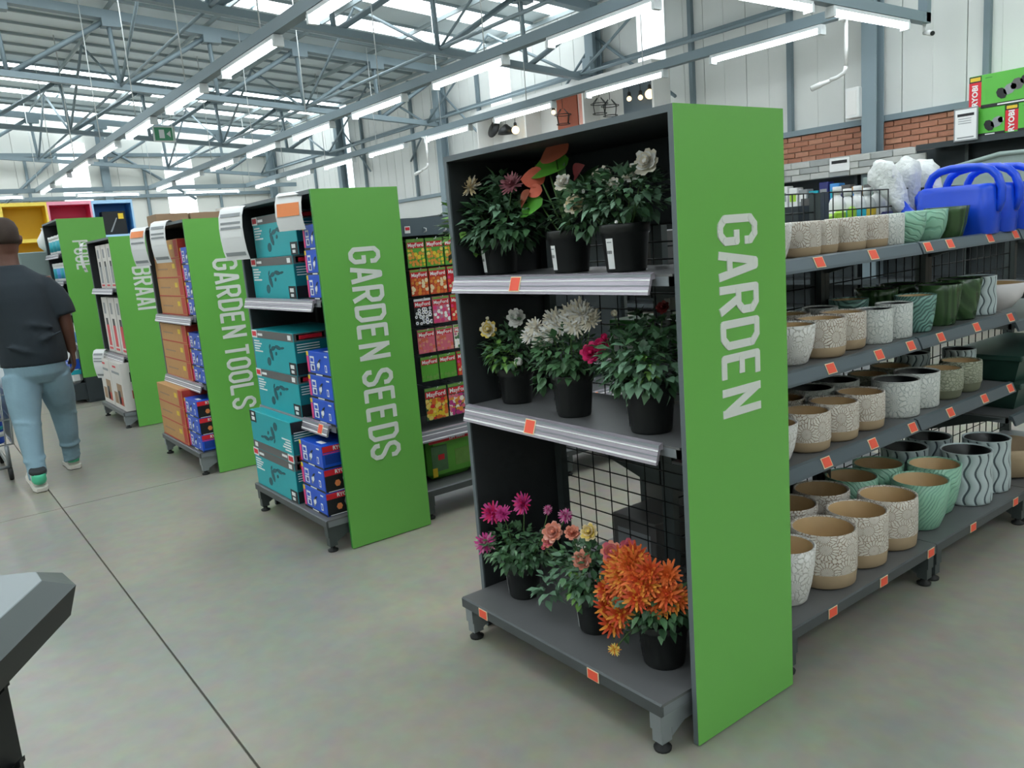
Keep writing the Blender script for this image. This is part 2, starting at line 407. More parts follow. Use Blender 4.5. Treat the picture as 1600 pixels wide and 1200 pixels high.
# roof: ribbed sheets laid down the slope, translucent ones between them
roof = tag(MB().prism([(XF-.3, YS, z_roof(YS)+.10), (XN, YS, z_roof(YS)+.10), (XN, YW+.3, z_roof(YW+.3)+.10), (XF-.3, YW+.3, z_roof(YW+.3)+.10)], (0, 0, .05), 'roof_sheet').build('ceiling'), kind='structure')
SKY = [-24.9, -22.75, -21.35, -20.1, -13.15, -11.65, -10.35, -3.6, -2.1, -.6, 5.2, 6.7]
def roof_strip(x0, x1, m, name):
    b = MB(); y0, y1 = YS+.1, YW+.25; n = 6; seg = []
    if name == 'skylight_sheet':
        y = y0
        while y < y1-.1:
            ye = min(y+1.66, y1); b.prism([(x0, y, z_roof(y)), (x1, y, z_roof(y)), (x1, ye, z_roof(ye)), (x0, ye, z_roof(ye))], (0, 0, .015), m); y = ye+.07
    else:
        k = 1; w = (x1-x0)/k
        pr = []
        for i in range(k):
            a = x0+i*w; pr += [(a, 0), (a+w*.5, .004)]
        pr.append((x1, 0))
        vs = [(x, y, z_roof(y)+h) for y in (y0, y1) for x, h in pr]; q = len(pr)
        b.add(vs, [(i, i+1, q+i+1, q+i) for i in range(q-1)], m)
    b.build(name, roof)
cur = XF-.2
for sx in sorted(SKY)+[99]:
    end = min(sx-.38, XN)
    n = max(1, round((end-cur)/.78))
    if end > cur+.05:
        w_ = (end-cur)/n
        for i in range(n):
            roof_strip(cur+i*w_, cur+(i+1)*w_, 'roof_sheet', 'roof_sheet')
            xx = cur+i*w_; b = MB(); t = .06 if i % 2 else .025
            b.prism([(xx-t/2, YS+.1, z_roof(YS+.1)-.05), (xx+t/2, YS+.1, z_roof(YS+.1)-.05), (xx+t/2, YS+.1, z_roof(YS+.1)), (xx-t/2, YS+.1, z_roof(YS+.1))], (0, YW-YS+.1, -SL*(YW-YS+.1)), 'roof_rib').build('sheet_lap', roof)
    if sx < 50:
        roof_strip(sx-.38, sx+.38, 'skylight', 'skylight_sheet'); cur = sx+.38
# purlins across the slope
for y in [2.2+1.7*k for k in range(-8, 5)]:
    MB().box(XF-.1, XN, y-.02, y+.02, z_roof(y)-.12, z_roof(y)-.05, 'roof_rib').build('purlin', roof)

# roof trusses along the slope
NODES = [2.2+1.7*k for k in range(-9, 5)]
def bar(mb, a, b, w_, m='steel_frame'): mb.tube([a, b], w_, m, 4); return mb
TR_LAB = {-4.35: 'grey steel roof truss nearest the viewer above the brick band', -9.45: 'grey steel roof truss crossing above the wall lamp display',
          -14.5: 'grey steel roof truss in mid-hall, third from the viewer', -19.65: 'grey steel roof truss one bay before the far wall', -24.75: 'grey steel roof truss up against the far wall'}
for tx in (-4.35, -9.45, -14.5, -19.65, -24.75):
    t = thing('roof_truss', TR_LAB[tx], 'roof truss', (tx, 0, 0), group='roof trusses')
    y0, y1 = NODES[0], YW-.1
    MB().prism([(-.09, y0, z_top(y0)-.08), (.09, y0, z_top(y0)-.08), (.09, y0, z_top(y0)+.07), (-.09, y0, z_top(y0)+.07)], (0, y1-y0, -SL*(y1-y0)), 'steel_frame').build('top_chord', t)
    MB().prism([(-.06, y0, z_bot(y0)-.05), (.06, y0, z_bot(y0)-.05), (.06, y0, z_bot(y0)+.05), (-.06, y0, z_bot(y0)+.05)], (0, y1-y0, -SL*(y1-y0)), 'steel_frame').build('bottom_chord', t)
    for i, y in enumerate(NODES):
        for s in (-.03, .03): bar(MB(), (s, y-.05, z_top(y)), (s*.4, y, z_bot(y)), .035).build('post', t)
        MB().box(-.1, .1, y-.16, y+.16, z_top(y)-.2, z_top(y)-.05, 'steel_frame').build('gusset', t)
        if i: bar(MB(), (0, y-.02, z_top(y)-.05), (0, NODES[i-1]+.05, z_bot(NODES[i-1])+.02), .045).build('diagonal', t)
# knee braces between trusses (horizontal struts along the hall and slender diagonals)
for k, y in enumerate((2.2, 5.6, 8.45)):
    nm = ['in the left half of the ceiling', 'over the middle light row', 'along the right wall'][k]
    s_ = thing('strut_line', 'thin grey steel struts and braces between trusses '+nm, 'roof bracing', (0, 0, 0), group='bracing lines between the trusses')
    tx = (-4.35, -9.45, -14.5, -19.65, -24.75)
    for a, b in zip(tx[:-1], tx[1:]):
        bar(MB(), (a, y, z_bot(y)+.02), (b, y, z_bot(y)+.02), .03).build('strut', s_)
        bar(MB(), (a, y, z_bot(y)), ((a+b)/2, y, z_roof(y)-.15), .028).build('brace', s_)
        bar(MB(), (b, y, z_bot(y)), ((a+b)/2, y, z_roof(y)-.15), .028).build('brace', s_)

# right wall: block base, brick band, white cladding sheets
wr = tag(MB().box(XF-.2, XN, YW+.06, YW+.25, 0, 6.4, 'cladding_white').build('wall_right'), kind='structure')
WIN = [(-20.1, -19.4), (-12.8, -12.1), (-8.57, -7.97)]
x = XF
k = 0
while x < XN-.1:
    nx = x+.78
    for a, b in WIN:
        if x < a < nx: nx = a
        if abs(x-a) < 1e-6: nx = b
    nx = min(nx, XN)
    win = any(abs(x-a) < 1e-6 for a, b in WIN)
    mb = MB()
    if win: mb.box(x+.01, nx-.01, YW+.01, YW+.05, 2.6, 5.35, 'wall_skylight').build('translucent_sheet', wr)
    else:
        mb.box(x+.006, nx-.006, YW+.012, YW+.05, 2.6, 5.55, 'cladding_white')
        mb.box(x+.37, x+.385, YW+.004, YW+.014, 2.6, 5.55, 'cladding_white') if nx-x > .5 else None
        mb.build('cladding_sheet', wr)
    x = nx; k += 1
MB().box(XF, XN, YW-.06, YW+.05, 2.525, 2.6, 'steel_frame').build('sill_beam', wr)
MB().box(-6.75, -1.5, YW+.005, YW+.055, 0, 2.52, 'mortar').build('wall_base', wr); MB().box(XF, -6.75, YW+.005, YW+.055, 0, 2.52, 'cladding_white').build('wall_base', wr); MB().box(-1.5, XN, YW+.005, YW+.055, 0, 2.52, 'mortar').build('wall_base', wr)
bk = [MB().box(-.105, .105, YW-.022, YW+.02, 0, .062, m, bev=.004).mesh('brick') for m in ('brick_red', 'brick_red2', 'brick_red')]
for c in range(6):
    for i in range(22):
        link('brick', bk[random.randrange(3)], wr, (-6.6+i*.222+(.111 if c % 2 else 0), random.uniform(-.003, .003), 2.085+c*.0735))
# far wall
wf = tag(MB().box(XF-.3, XF-.08, YS, YW+.25, 0, 7.2, 'cladding_cream').build('wall_far'), kind='structure')
FW = [(2.75, 3.5), (5.6, 6.45), (-.6, .1), (-3.9, -3.2)]
y = YS
while y < YW:
    ny = y+.78
    for a, b in FW:
        if y < a < ny: ny = a
        if abs(y-a) < 1e-6: ny = b
    ny = min(ny, YW)
    if any(abs(y-a) < 1e-6 for a, b in FW): MB().box(XF-.07, XF-.02, y+.01, ny-.01, 1.5, z_bot(y)+.55, 'wall_skylight').build('translucent_sheet', wf)
    else: MB().box(XF-.07, XF-.03, y+.005, ny-.005, 0, z_roof(ny)-.05, 'cladding_cream').build('cladding_sheet', wf)
    y = ny
for z in (3.55, 4.75):
    MB().box(XF-.02, XF+.08, YS, YW, z-.05, z+.05, 'steel_frame').build('girt', wf)
for y in (-4.6, -.3, 1.9, 5.0, 7.2): MB().box(XF-.02, XF+.06, y-.035, y+.035, 0, z_bot(y), 'steel_frame').build('mullion', wf)
bar(MB(), (XF+.1, 4.1, 4.9), (XF+.1, 6.4, 3.4), .04).build('brace', wf)
bar(MB(), (XF+.1, 1.2, 3.4), (XF+.1, 2.7, 4.7), .04).build('brace', wf)
# sides behind the viewer
tag(MB().box(XF-.3, XN, YS-.2, YS, 0, 7.2, 'cladding_cream').build('wall_left'), kind='structure')
tag(MB().box(XN, XN+.2, YS-.2, YW+.25, 0, 7.2, 'cladding_cream').build('wall_near'), kind='structure')

# columns on the right wall
CL = {-4.35: 'beside the brick band, right of the green garden sign', -9.45: 'behind the lamp display', -14.5: 'at the left end of the lamp display', -19.65: 'beside a bright wall strip in the distance', -24.75: 'in the far corner'}
for cx in CL:
    t = thing('steel_column', 'grey steel column '+CL[cx], 'column', (cx, YW-.16, 0), group='wall columns')
    MB().box(-.1, .1, -.12, -.105, 0, 5.25, 'steel_frame').build('flange', t)
    MB().box(-.1, .1, .055, .07, 0, 5.25, 'steel_frame').build('flange', t)
    MB().box(-.012, .012, -.105, .055, 0, 5.25, 'steel_frame').build('web', t)
    MB().box(-.1, .1, -.2, -.12, 4.1, 4.4, 'steel_frame').build('bracket', t)
t = thing('steel_column', 'grey steel column on the far wall, above the coloured shelves', 'column', (XF+.12, 3.9, 0), group='wall columns')
MB().box(-.07, -.055, -.11, .11, 0, 5.6, 'steel_frame').build('flange', t); MB().box(.055, .07, -.11, .11, 0, 5.6, 'steel_frame').build('flange', t); MB().box(-.055, .055, -.01, .01, 0, 5.6, 'steel_frame').build('web', t)
for i, mx_ in enumerate((-3.05, -5.65, -7.4, -13.2, -16.0, -18.6, -21.8)):
    MB().box(mx_-.035, mx_+.035, YW-.06, YW+.01, 2.6, 5.3, 'steel_dark').build('mullion', wr)
for a, b in ((-9.45, -7.7), (-14.5, -12.9), (-19.65, -18.2), (-14.5, -16.1), (-9.45, -11.2)):
    bar(MB(), (a, YW-.09, 4.75), (b, YW-.09, 3.45), .03).build('brace', wr)
MB().box(XF, XN, YW-.05, YW+.02, 4.25, 4.31, 'steel_dark').build('girt', wr)

# rows of tube lights hung on trays
def make_tube_light():
    t = thing('tube_light', 'x', 'light fixture', (0, 0, 0), group='fluorescent tube lights')
    MB().box(-.76, .76, -.045, .045, .05, .085, 'light_housing').build('housing', t)
    for s in (-1, 1): MB().box(s*.745-.02, s*.745+.02, -.05, .05, -.02, .06, 'light_housing').build('end_cap', t)
    b = MB()
    for yy in (-.025, .025): b.tube([(-.725, yy, .022), (.725, yy, .022)], .02, 'tube_glow', 8)
    b.build('tube', t)
    return t
proto = make_tube_light(); first = [True]
def place_light(loc, rz, label):
    if first[0]:
        first[0] = False; proto.location = loc; proto.rotation_euler.z = rz; proto['label'] = label
    else: dup(proto, loc, label, rz)
RAILS = [(1.68, 'left', -22.2, 5), (4.35, 'middle', -22.2, 5), (7.0, 'right', -22.2, -3.52), (-.98, 'added overhead', -22.2, 7), (-3.64, 'added leftmost', -22.2, 7), (-6.3, 'added outermost', -22.2, 7)]  # rows left of the frame are added, unseen, to light the shelf fronts
ZT = 3.37
for y, nm, x0, x1 in RAILS:
    t = thing('light_tray', 'long grey cable tray carrying the %s row of tube lights' % nm, 'cable tray', (0, y, 0), group='cable trays')
    b = MB(); b.box(x0, x1, -.05, .05, ZT+.09, ZT+.105, 'tray_grey'); b.box(x0, x1, -.05, -.042, ZT+.105, ZT+.2, 'tray_grey'); b.box(x0, x1, .042, .05, ZT+.105, ZT+.2, 'tray_grey'); b.build('channel', t)
    for hx in [x0+.3+2.55*k for k in range(int((x1-x0)/2.55)+1)]:
        MB().tube([(hx, 0, ZT+.1), (hx, 0, z_roof(y)-.1)], .008, 'wire_white', 4).build('hanger_wire', t)
    for k in range(9 if y > 6 else 13):
        lx = -4.68-2.28*k if y > 6 else -4.68-2.28*(k-4 if k > 3 else -k)
        if y <= 6: lx = 4.44-2.28*k
        if lx < x0+.8: continue
        if lx > -3.5 or y < 0: lab = 'bright tube light on the %s tray out of view, %s from its near end' % (nm, ORD[k])
        else: lab = 'bright tube light on the %s tray, %s from the viewer in view' % (nm, ORD[k if y > 6 else k-4])
        place_light((lx, y, ZT), 0, lab)
# cross trays: one near the right column, one before the far wall
t = thing('light_tray', 'grey cross tray reaching to the right wall beside the column', 'cable tray', (-3.45, 0, 0), group='cable trays')
b = MB(); b.box(-.05, .05, 4.42, 8.35, ZT+.09, ZT+.105, 'tray_grey'); b.box(-.05, -.042, 4.42, 8.35, ZT+.105, ZT+.2, 'tray_grey'); b.box(.042, .05, 4.42, 8.35, ZT+.105, ZT+.2, 'tray_grey'); b.build('channel', t)
MB().box(-.05, .05, 8.25, 8.35, ZT+.1, 5.2, 'tray_grey').build('drop_channel', t)
place_light((-3.45, 7.12, ZT), PI/2, 'bright tube light on the cross tray by the right column')
place_light((-3.45, 5.25, ZT), PI/2, 'bright tube light cut by the top edge above the green sign')
t = thing('light_tray', 'grey cross tray running along the far wall', 'cable tray', (-22.2, 0, 0), group='cable trays')
b = MB(); b.box(-.05, .05, -8, 8.5, ZT+.09, ZT+.105, 'tray_grey'); b.box(-.05, -.042, -8, 8.5, ZT+.105, ZT+.2, 'tray_grey'); b.box(.042, .05, -8, 8.5, ZT+.105, ZT+.2, 'tray_grey'); b.build('channel', t)
for k, yy in enumerate((.6, 3.3, 6.0)): place_light((-22.2, yy, ZT-.03), PI/2, 'distant tube light along the far wall, %s from the left' % ORD[k])

# security cameras on drop poles, exit sign, wall box
def cctv(loc, rz, drop, label):
    t = thing('security_camera', label, 'security camera', loc, rz, 'security cameras')
    if drop:
        MB().tube([(0, 0, 0), (0, 0, -drop)], .02, 'white_plastic', 8).build('drop_pole', t)
        MB().box(-.06, .06, -.06, .06, -.02, .0, 'white_plastic').build('mount_plate', t)
        MB().tube([(0, 0, -drop+.01), (.02, 0, -drop-.05), (.1, 0, -drop-.09), (.17, 0, -drop-.1)], .022, 'white_plastic', 8).build('elbow', t)
        o, z = .17, -drop-.11
    else: o, z = 0, -.1; MB().tube([(0, 0, 0), (0, 0, -.1)], .02, 'white_plastic', 8).build('drop_pole', t)
    b = MB(); b.tube([(o, 0, z), (o+.09, 0, z-.02), (o+.1, 0, z-.022), (o+.2, 0, z-.05)], [.022, .026, .032, .032], 'white_plastic', 10); b.build('housing', t)
    MB().tube([(o+.2, 0, z-.05), (o+.205, 0, z-.0512)], .026, 'black_plastic', 10).build('lens', t)
cctv((-3.65, 7.0, ZT+.08), PI+.25, .5, 'white security camera on a drop pole right of the green garden sign')
cctv((-12.2, 6.95, ZT+.08), PI+.25, .5, 'white security camera on a drop pole left of the lamp display')
cctv((-3.45, 8.3, ZT+.09), -.7, 0, 'small white security camera at the end of the cross tray')
t = thing('junction_box', 'white junction box on the steel column above the bricks', 'junction box', (-4.5, YW-.3, 2.6), group=None)
MB().box(-.13, .06, -.06, .1, 0, .38, 'white_plastic', bev=.01).build('case', t); MB().box(-.1, .03, -.067, -.058, .04, .34, 'white_paint').build('cover', t)
t = thing('exit_sign', 'small green exit sign hanging under the far truss', 'sign', (-19.55, 4.2, 4.35))
MB().box(-.02, .02, -.25, .25, 0, .36, 'white_plastic').build('frame', t); MB().box(.018, .026, -.22, .22, .03, .33, 'exit_green').build('face', t)
b = MB(); b.box(.026, .03, -.12, .0, .08, .28, 'print_white'); b.prism([(.026, .05, .18), (.026, .14, .26), (.026, .14, .1)], (.004, 0, 0), 'print_white'); b.build('pictogram', t)
MB().tube([(0, 0, .36), (0, 0, 1.0)], .01, 'wire_white', 4).build('hanger_wire', t)

# ------------------------------------------------------------------ shelving
def add_shelf(t, xa, xb, z, depth, tags, style='silver', y0=0.0, ends=True, thick=.03):
    """a metal shelf facing -Y with a sloped price rail on its front edge"""
    s = MB(); s.box(xa, xb, y0, y0+depth, z-.006, z, 'shelf_grey'); s.box(xa, xb, y0, y0+.012, z-thick, z-.006, 'shelf_edge'); s.box(xa, xa+.012, y0, y0+depth, z-thick, z-.006, 'shelf_edge'); s.box(xb-.012, xb, y0, y0+depth, z-thick, z-.006, 'shelf_edge')
    s.build('shelf', t)
    if ends:
        for xx in (xa, xb): MB().prism([(xx-.004, y0+.02, z-.01), (xx-.004, y0+depth, z-.01), (xx-.004, y0+depth, z-.1), (xx-.004, y0+depth-.05, z-.1)], (.008, 0, 0), 'leg_dark').build('bracket', t)
    rm = 'rail_silver' if style == 'silver' else 'rail_dark'
    h = .05 if style == 'silver' else .038
    r = MB(); pr = [(y0-.004, z+.006), (y0-.016, z+.002), (y0-.030, z-h+.008), (y0-.032, z-h), (y0-.024, z-h), (y0-.012, z-.012), (y0-.001, z-.012), (y0-.001, z+.006)]
    r.prism([(xa+.004, y, zz) for y, zz in pr], (xb-xa-.008 if style != 'silver' else xb-xa-.06, 0, 0), rm)
    xr = xb-.004 if style != 'silver' else xb-.056
    if style == 'silver':
        for f0, f1, mm in ((.0, .16, 'shelf_edge'), (.30, .36, 'print_white'), (.62, .68, 'shelf_edge'), (.9, 1.0, 'print_white')):  # pale and white strips paint highlights into the rail's colour
            a = Vector((xa+.004, y0-.016-.014*f0, z+.002-(h-.006)*f0)); c = Vector((xa+.004, y0-.016-.014*f1, z+.002-(h-.006)*f1)); e = Vector((xr-xa-.004, 0, 0)); r.prism([a, a+e, c+e, c], (0, -.0012, -.0003), mm)
    rail = r.build('price_rail', t)
    for tx in tags: price_tag(rail, tx, y0-.0155, z+.001, y0-.0305, z-h+.006)
    return rail
TAGM = {}
def price_tag(parent, x, ya, za, yb, zb, w_=.052):
    d = Vector((0, yb-ya, zb-za)); n = Vector((0, d.z, -d.y)).normalized()
    b = MB(); a = Vector((x-w_/2, ya, za))+n*.001; e = Vector((w_, 0, 0))
    b.prism([a, a+e, a+e+d, a+d], n*.0015, 'tag_cream')
    i = d*.07; j = Vector((.004, 0, 0)); a2 = a+n*.0016
    b.prism([a2+i+j, a2+e+i-j, a2+e+d-i-j, a2+d-i+j], n*.001, 'tag_orange')
    return b.build('price_tag', parent)
def add_base(t, xa, xb, z, yf, yb, tags, leg='leg_silver', deck='shelf_grey', rear=True):
    s = MB(); s.box(xa, xb, yf, yb, z-.008, z, deck); s.prism([(xa, yf, z), (xa, yf-.006, z-.004), (xa, yf-.006, z-.036), (xa, yf+.004, z-.036), (xa, yf+.004, z-.008), (xa, yf, z-.008)], (xb-xa, 0, 0), 'shelf_dark')
    s.box(xa, xa+.01, yf+.004, yb, z-.036, z-.008, 'shelf_edge'); s.box(xb-.01, xb, yf+.004, yb, z-.036, z-.008, 'shelf_edge')
    base = s.build('base_shelf', t)
    for tx in tags: price_tag(base, tx, yf-.0062, z-.003, yf-.0062, z-.036, .05)
    for xx in (xa+.03, xb-.03):
        b = MB(); b.box(xx-.018, xx+.018, yf+.005, yf+.045, .028, z-.05, leg); b.box(xx-.02, xx+.02, yf+.0, yb, z-.09, z-.036, leg)
        b.prism([(xx-.019, yf+.045, z-.09), (xx-.019, yf+.1, z-.09), (xx-.019, yf+.045, z-.118)], (.038, 0, 0), leg)
        lg = b.build('leg', t); MB().lathe([(.024, 0), (.026, .008), (.012, .014), (.012, .03)], 'rubber', 14, M=Matrix.Translation((xx, yf+.025, 0))).build('foot', lg)
        if rear:
            lg = MB().box(xx-.018, xx+.018, yb-.06, yb-.02, .028, z-.05, leg).build('leg', t); MB().lathe([(.024, 0), (.026, .008), (.012, .014), (.012, .03)], 'rubber', 10, M=Matrix.Translation((xx, yb-.04, 0))).build('foot', lg)
    return base
def wire_panel(t, xa, xb, y, za, zb, dx=.09, dz=.055, r=.0028, name='wire_mesh', m='wire_black'):
    b = MB(); n = max(1, round((xb-xa)/dx)); k = max(1, round((zb-za)/dz))
    for i in range(n+1): x = xa+(xb-xa)*i/n; b.tube([(x, y, za), (x, y, zb)], r, m, 4)
    for j in range(k+1): z = za+(zb-za)*j/k; b.tube([(xa, y+r*1.6, z), (xb, y+r*1.6, z)], r, m, 4)
    return tag(b.build(name, t), kind='stuff')
def endcap(x0, word, zt, tiers, base_z, tagspec, label, H=1.706, W=.442, ylet=.148, hlet=.165, leg='leg_silver', plinth=None, mesh=True, y0=0.0, style='silver', edge='sign_edge'):
    t = thing('end_cap_shelf', label, 'shelf unit', (x0, y0, 0), group='end-of-aisle shelf units')
    b = MB(); z0 = .004 if not plinth else plinth
    b.box(-.018, -.002, 0, W, z0, H, edge); b.box(-.002, 0, .0, W, z0, H, 'sign_green'); p = b.build('sign_panel', t)
    b = MB(); block_text(b, word, hlet, (0, ylet, zt), (0, 0, -1), (0, 1, 0), (1, 0, 0), 'sign_letter'); b.build('lettering', p)
    b = MB(); b.box(-1.018, -1.0, .006, W, z0, H, 'dark_board'); b.box(-1.018, -1.0, 0, .006, z0, H, 'sign_edge'); b.build('side_panel', t)
    b = MB(); b.box(-1.0, -.018, .006, W, H-.018, H, 'dark_board'); b.box(-1.0, -.018, 0, .006, H-.018, H, 'sign_edge'); b.build('top_board', t)
    zb = H-.28 if mesh else .02
    MB().box(-1.0, -.018, W-.018, W-.004, zb, H-.018, 'dark_panel').build('back_panel', t)
    if mesh: wire_panel(t, -.99, -.03, W-.03, base_z+.01, zb)
    for z, tg in zip(tiers, tagspec): add_shelf(t, -.995, -.025, z, W-.05, tg, style)
    if plinth: MB().box(-1.0, 0, .02, W, 0, plinth, 'dark_panel').build('plinth', t); MB().box(-1.0, -.02, -.12, W-.03, 0.04, base_z, 'dark_panel').build('base_shelf', t)
    else: add_base(t, -.995, -.035, base_z, -.1, W-.03, tagspec[-1], leg)
    for xx in (-.985, -.04): MB().box(xx-.02, xx+.02, W-.06, W-.03, .02, H-.03, 'leg_dark').build('upright', t)
    return t
XB, XC, XD, XE = -2.1186, -4.139, -6.434, -8.5
endcap(0, 'GARDEN', 1.435, (1.300, .850), .157, ([-.64], [-.62], [-.86, -.30]), 'flower shelf unit with a tall green board reading GARDEN, nearest the viewer')
endcap(XB, 'GARDEN SEEDS', 1.435, (1.205, .605), .165, ([], [-.16], []), 'shelf unit of teal boxes with a green board reading GARDEN SEEDS', leg='leg_dark', mesh=False, edge='green_deep')
endcap(XC, 'GARDEN TOOLS', 1.440, (1.065, .605), .160, ([], [], []), 'shelf unit of brown cartons with a green board reading GARDEN TOOLS', mesh=False, edge='green_deep')
endcap(XD, 'BRAAI', 1.435, (1.255, .640), .150, ([], [], []), 'shelf unit of white cartons with a green board reading BRAAI', mesh=False, edge='green_deep')
endcap(XE, 'POOL', 1.765, (1.64, 1.34, 1.0, .62), .22, ([], [], [], [], []), 'taller shelf unit with a green board reading POOL, behind the walking man', H=2.0, W=.46, ylet=.12, hlet=.15, plinth=.28, mesh=False, y0=-.07, edge='green_deep')

def bay(xf, y0, shelves, tags, base_tags, label, back='mesh', w_=.97, depth=.385, hz=1.50, base=.16, base_out=.09, style='dark', group='aisle shelf bays'):
    t = thing('shelf_bay', label, 'shelf unit', (xf, y0, 0), PI/2, group)
    for z, tg in zip(shelves, tags): add_shelf(t, .002, w_-.002, z, depth, tg, style)
    add_base(t, .002, w_-.002, base, -base_out, depth, base_tags, 'leg_dark', 'shelf_grey', rear=False)
    for xx in (.015, w_-.015): MB().box(xx-.014, xx+.014, depth-.03, depth+.02, 0, hz, 'leg_dark').build('upright', t)
    if back == 'mesh': wire_panel(t, .03, w_-.03, depth-.004, base+.02, hz, .075, .075)
    else:
        MB().box(0, w_, depth, depth+.012, .1, hz, 'dark_panel').build('back_panel', t)
    return t
S4 = (1.285, .938, .628)
bay(-.12, .462, S4, ([.03, .30, .62], [.05, .36, .66, .88], [.04, .33, .62, .90]), [.24, .56, .90], 'pot shelf bay right behind the green GARDEN board', w_=.948)
bay(-.12, 1.41, S4, ([.05, .22, .56, .80], [.16, .46, .78], [.25, .55, .8]), [.30, .70], 'second pot shelf bay from the GARDEN board, with blue watering cans on top', w_=.85)
bay(-.12, 2.26, (1.285, .89, .47), ([.25, .7], [.4], [.4]), [.4, .8], 'third pot shelf bay from the GARDEN board, cut by the right edge')
# far side of the same island, seen through the wire
tb = thing('shelf_bay', 'dim back-to-back shelf bay seen through the wire behind the flowers', 'shelf unit', (-.90, 1.432, 0), -PI/2, 'aisle shelf bays')
for z in S4: add_shelf(tb, .002, .968, z, .37, [], 'dark')
add_base(tb, .002, .968, .16, -.09, .37, [], 'leg_dark', rear=False)
tb = thing('shelf_bay', 'dim back-to-back shelf bay behind the wire, further along the island', 'shelf unit', (-.90, 2.402, 0), -PI/2, 'aisle shelf bays')
for z in S4: add_shelf(tb, .002, .968, z, .37, [], 'dark')
add_base(tb, .002, .968, .16, -.09, .37, [], 'leg_dark', rear=False)
# seed bays behind the GARDEN SEEDS board
bs = bay(XB-.12, .462, (.455,), ([.38, .8],), [], 'seed packet bay right behind the GARDEN SEEDS board', back='panel', style='silver', depth=.36, hz=1.56, base_out=.06)
bs2 = bay(XB-.12, 1.432, (.455,), ([.3],), [], 'second seed packet bay, half hidden by the flower shelf unit', back='panel', style='silver', depth=.36, hz=1.56, base_out=.06)
for q in (bs, bs2):
    b = MB(); b.box(0, .97, .05, .36, 1.52, 1.56, 'dark_panel'); b.box(0, .97, .03, .05, 1.47, 1.56, 'rail_dark'); b.build('header_rail', q)
    for xx in (.1, .42, .7): b = MB(); b.box(xx-.012, xx+.012, .025, .03, 1.50, 1.515, 'print_red'); b.box(xx-.016, xx+.016, .027, .031, 1.485, 1.52, 'print_white'); b.build('price_clip', q)
bd = bay(XD-.12, .462, (1.25, .7), ([], []), [], 'grey shelf bay behind the BRAAI board with cartons on top', back='panel', depth=.36, hz=1.58)
MB().box(0, .97, .0, .36, 1.56, 1.60, 'shelf_grey').build('top_deck', bd)

# ------------------------------------------------------------------ potted flowers on the front unit
def leaf(mb, p, d, up, L, Wd, m, fold=.25, curl=.25):
    d = d.normalized(); s = d.cross(up)
    if s.length < 1e-4: s = d.orthogonal()
    s.normalize(); n = s.cross(d).normalized()
    a = p; e = p+d*L-n*(L*curl); c = p+d*(L*.5)-n*(L*curl*.2); c1 = p+d*(L*.22)
    mb.add([a, c1+s*Wd*.36+n*Wd*fold*.4, c+s*Wd*.5+n*Wd*fold*.5, e, c-s*Wd*.5+n*Wd*fold*.5, c1-s*Wd*.36+n*Wd*fold*.4, c], [(0, 1, 6), (1, 2, 6), (2, 3, 6), (3, 4, 6), (4, 5, 6), (5, 0, 6)], m, True)
def foliage(mb, ctr, rad, n, L, rnd, mats=('leaf_dark', 'leaf_dark', 'leaf_mid', 'leaf_grey'), inner=.35, clip=None):
    L *= .85
    for _ in range(int(n*1.5)):
        while True:
            q = Vector((rnd.uniform(-1, 1), rnd.uniform(-1, 1), rnd.uniform(-1, 1)))
            if inner < q.length <= 1: break
        p = Vector((ctr[0]+q.x*rad[0], ctr[1]+q.y*rad[1], ctr[2]+q.z*rad[2]))
        if clip and not clip(p): continue
        d = Vector((q.x, q.y, q.z*.6+rnd.uniform(-.5, .35)))+Vector((rnd.uniform(-.5, .5), rnd.uniform(-.5, .5), 0))
        l = L*rnd.uniform(.65, 1.25)
        leaf(mb, p, d, Vector((rnd.uniform(-.3, .3), rnd.uniform(-.3, .3), 1)), l, l*.58, rnd.choice(mats), curl=rnd.uniform(.05, .4))
def petal(mb, ang, el, r0, L, Wd, m, z0=0, cup=.2):
    d = Vector((math.cos(ang)*math.cos(el), math.sin(ang)*math.cos(el), math.sin(el))); s = Vector((-math.sin(ang), math.cos(ang), 0)); n = d.cross(s)*-1
    p = Vector((math.cos(ang)*r0, math.sin(ang)*r0, z0))
    n = Vector((0, 0, 1)) if abs(el) < .4 else Vector((-math.cos(ang), -math.sin(ang), .3)).normalized()
    a = p-s*Wd*.2; b = p+s*Wd*.2; c = p+d*L*.6+s*Wd*.5+n*cup*L*.25; e = p+d*L*.6-s*Wd*.5+n*cup*L*.25; f = p+d*L+s*Wd*.22+n*cup*L; g = p+d*L-s*Wd*.22+n*cup*L; h = p+d*L*.6
    mb.add([a, b, c, f, g, e, h], [(0, 1, 2, 6), (6, 2, 3), (6, 3, 4), (6, 4, 5), (0, 6, 5)], m, True)
FM = {}
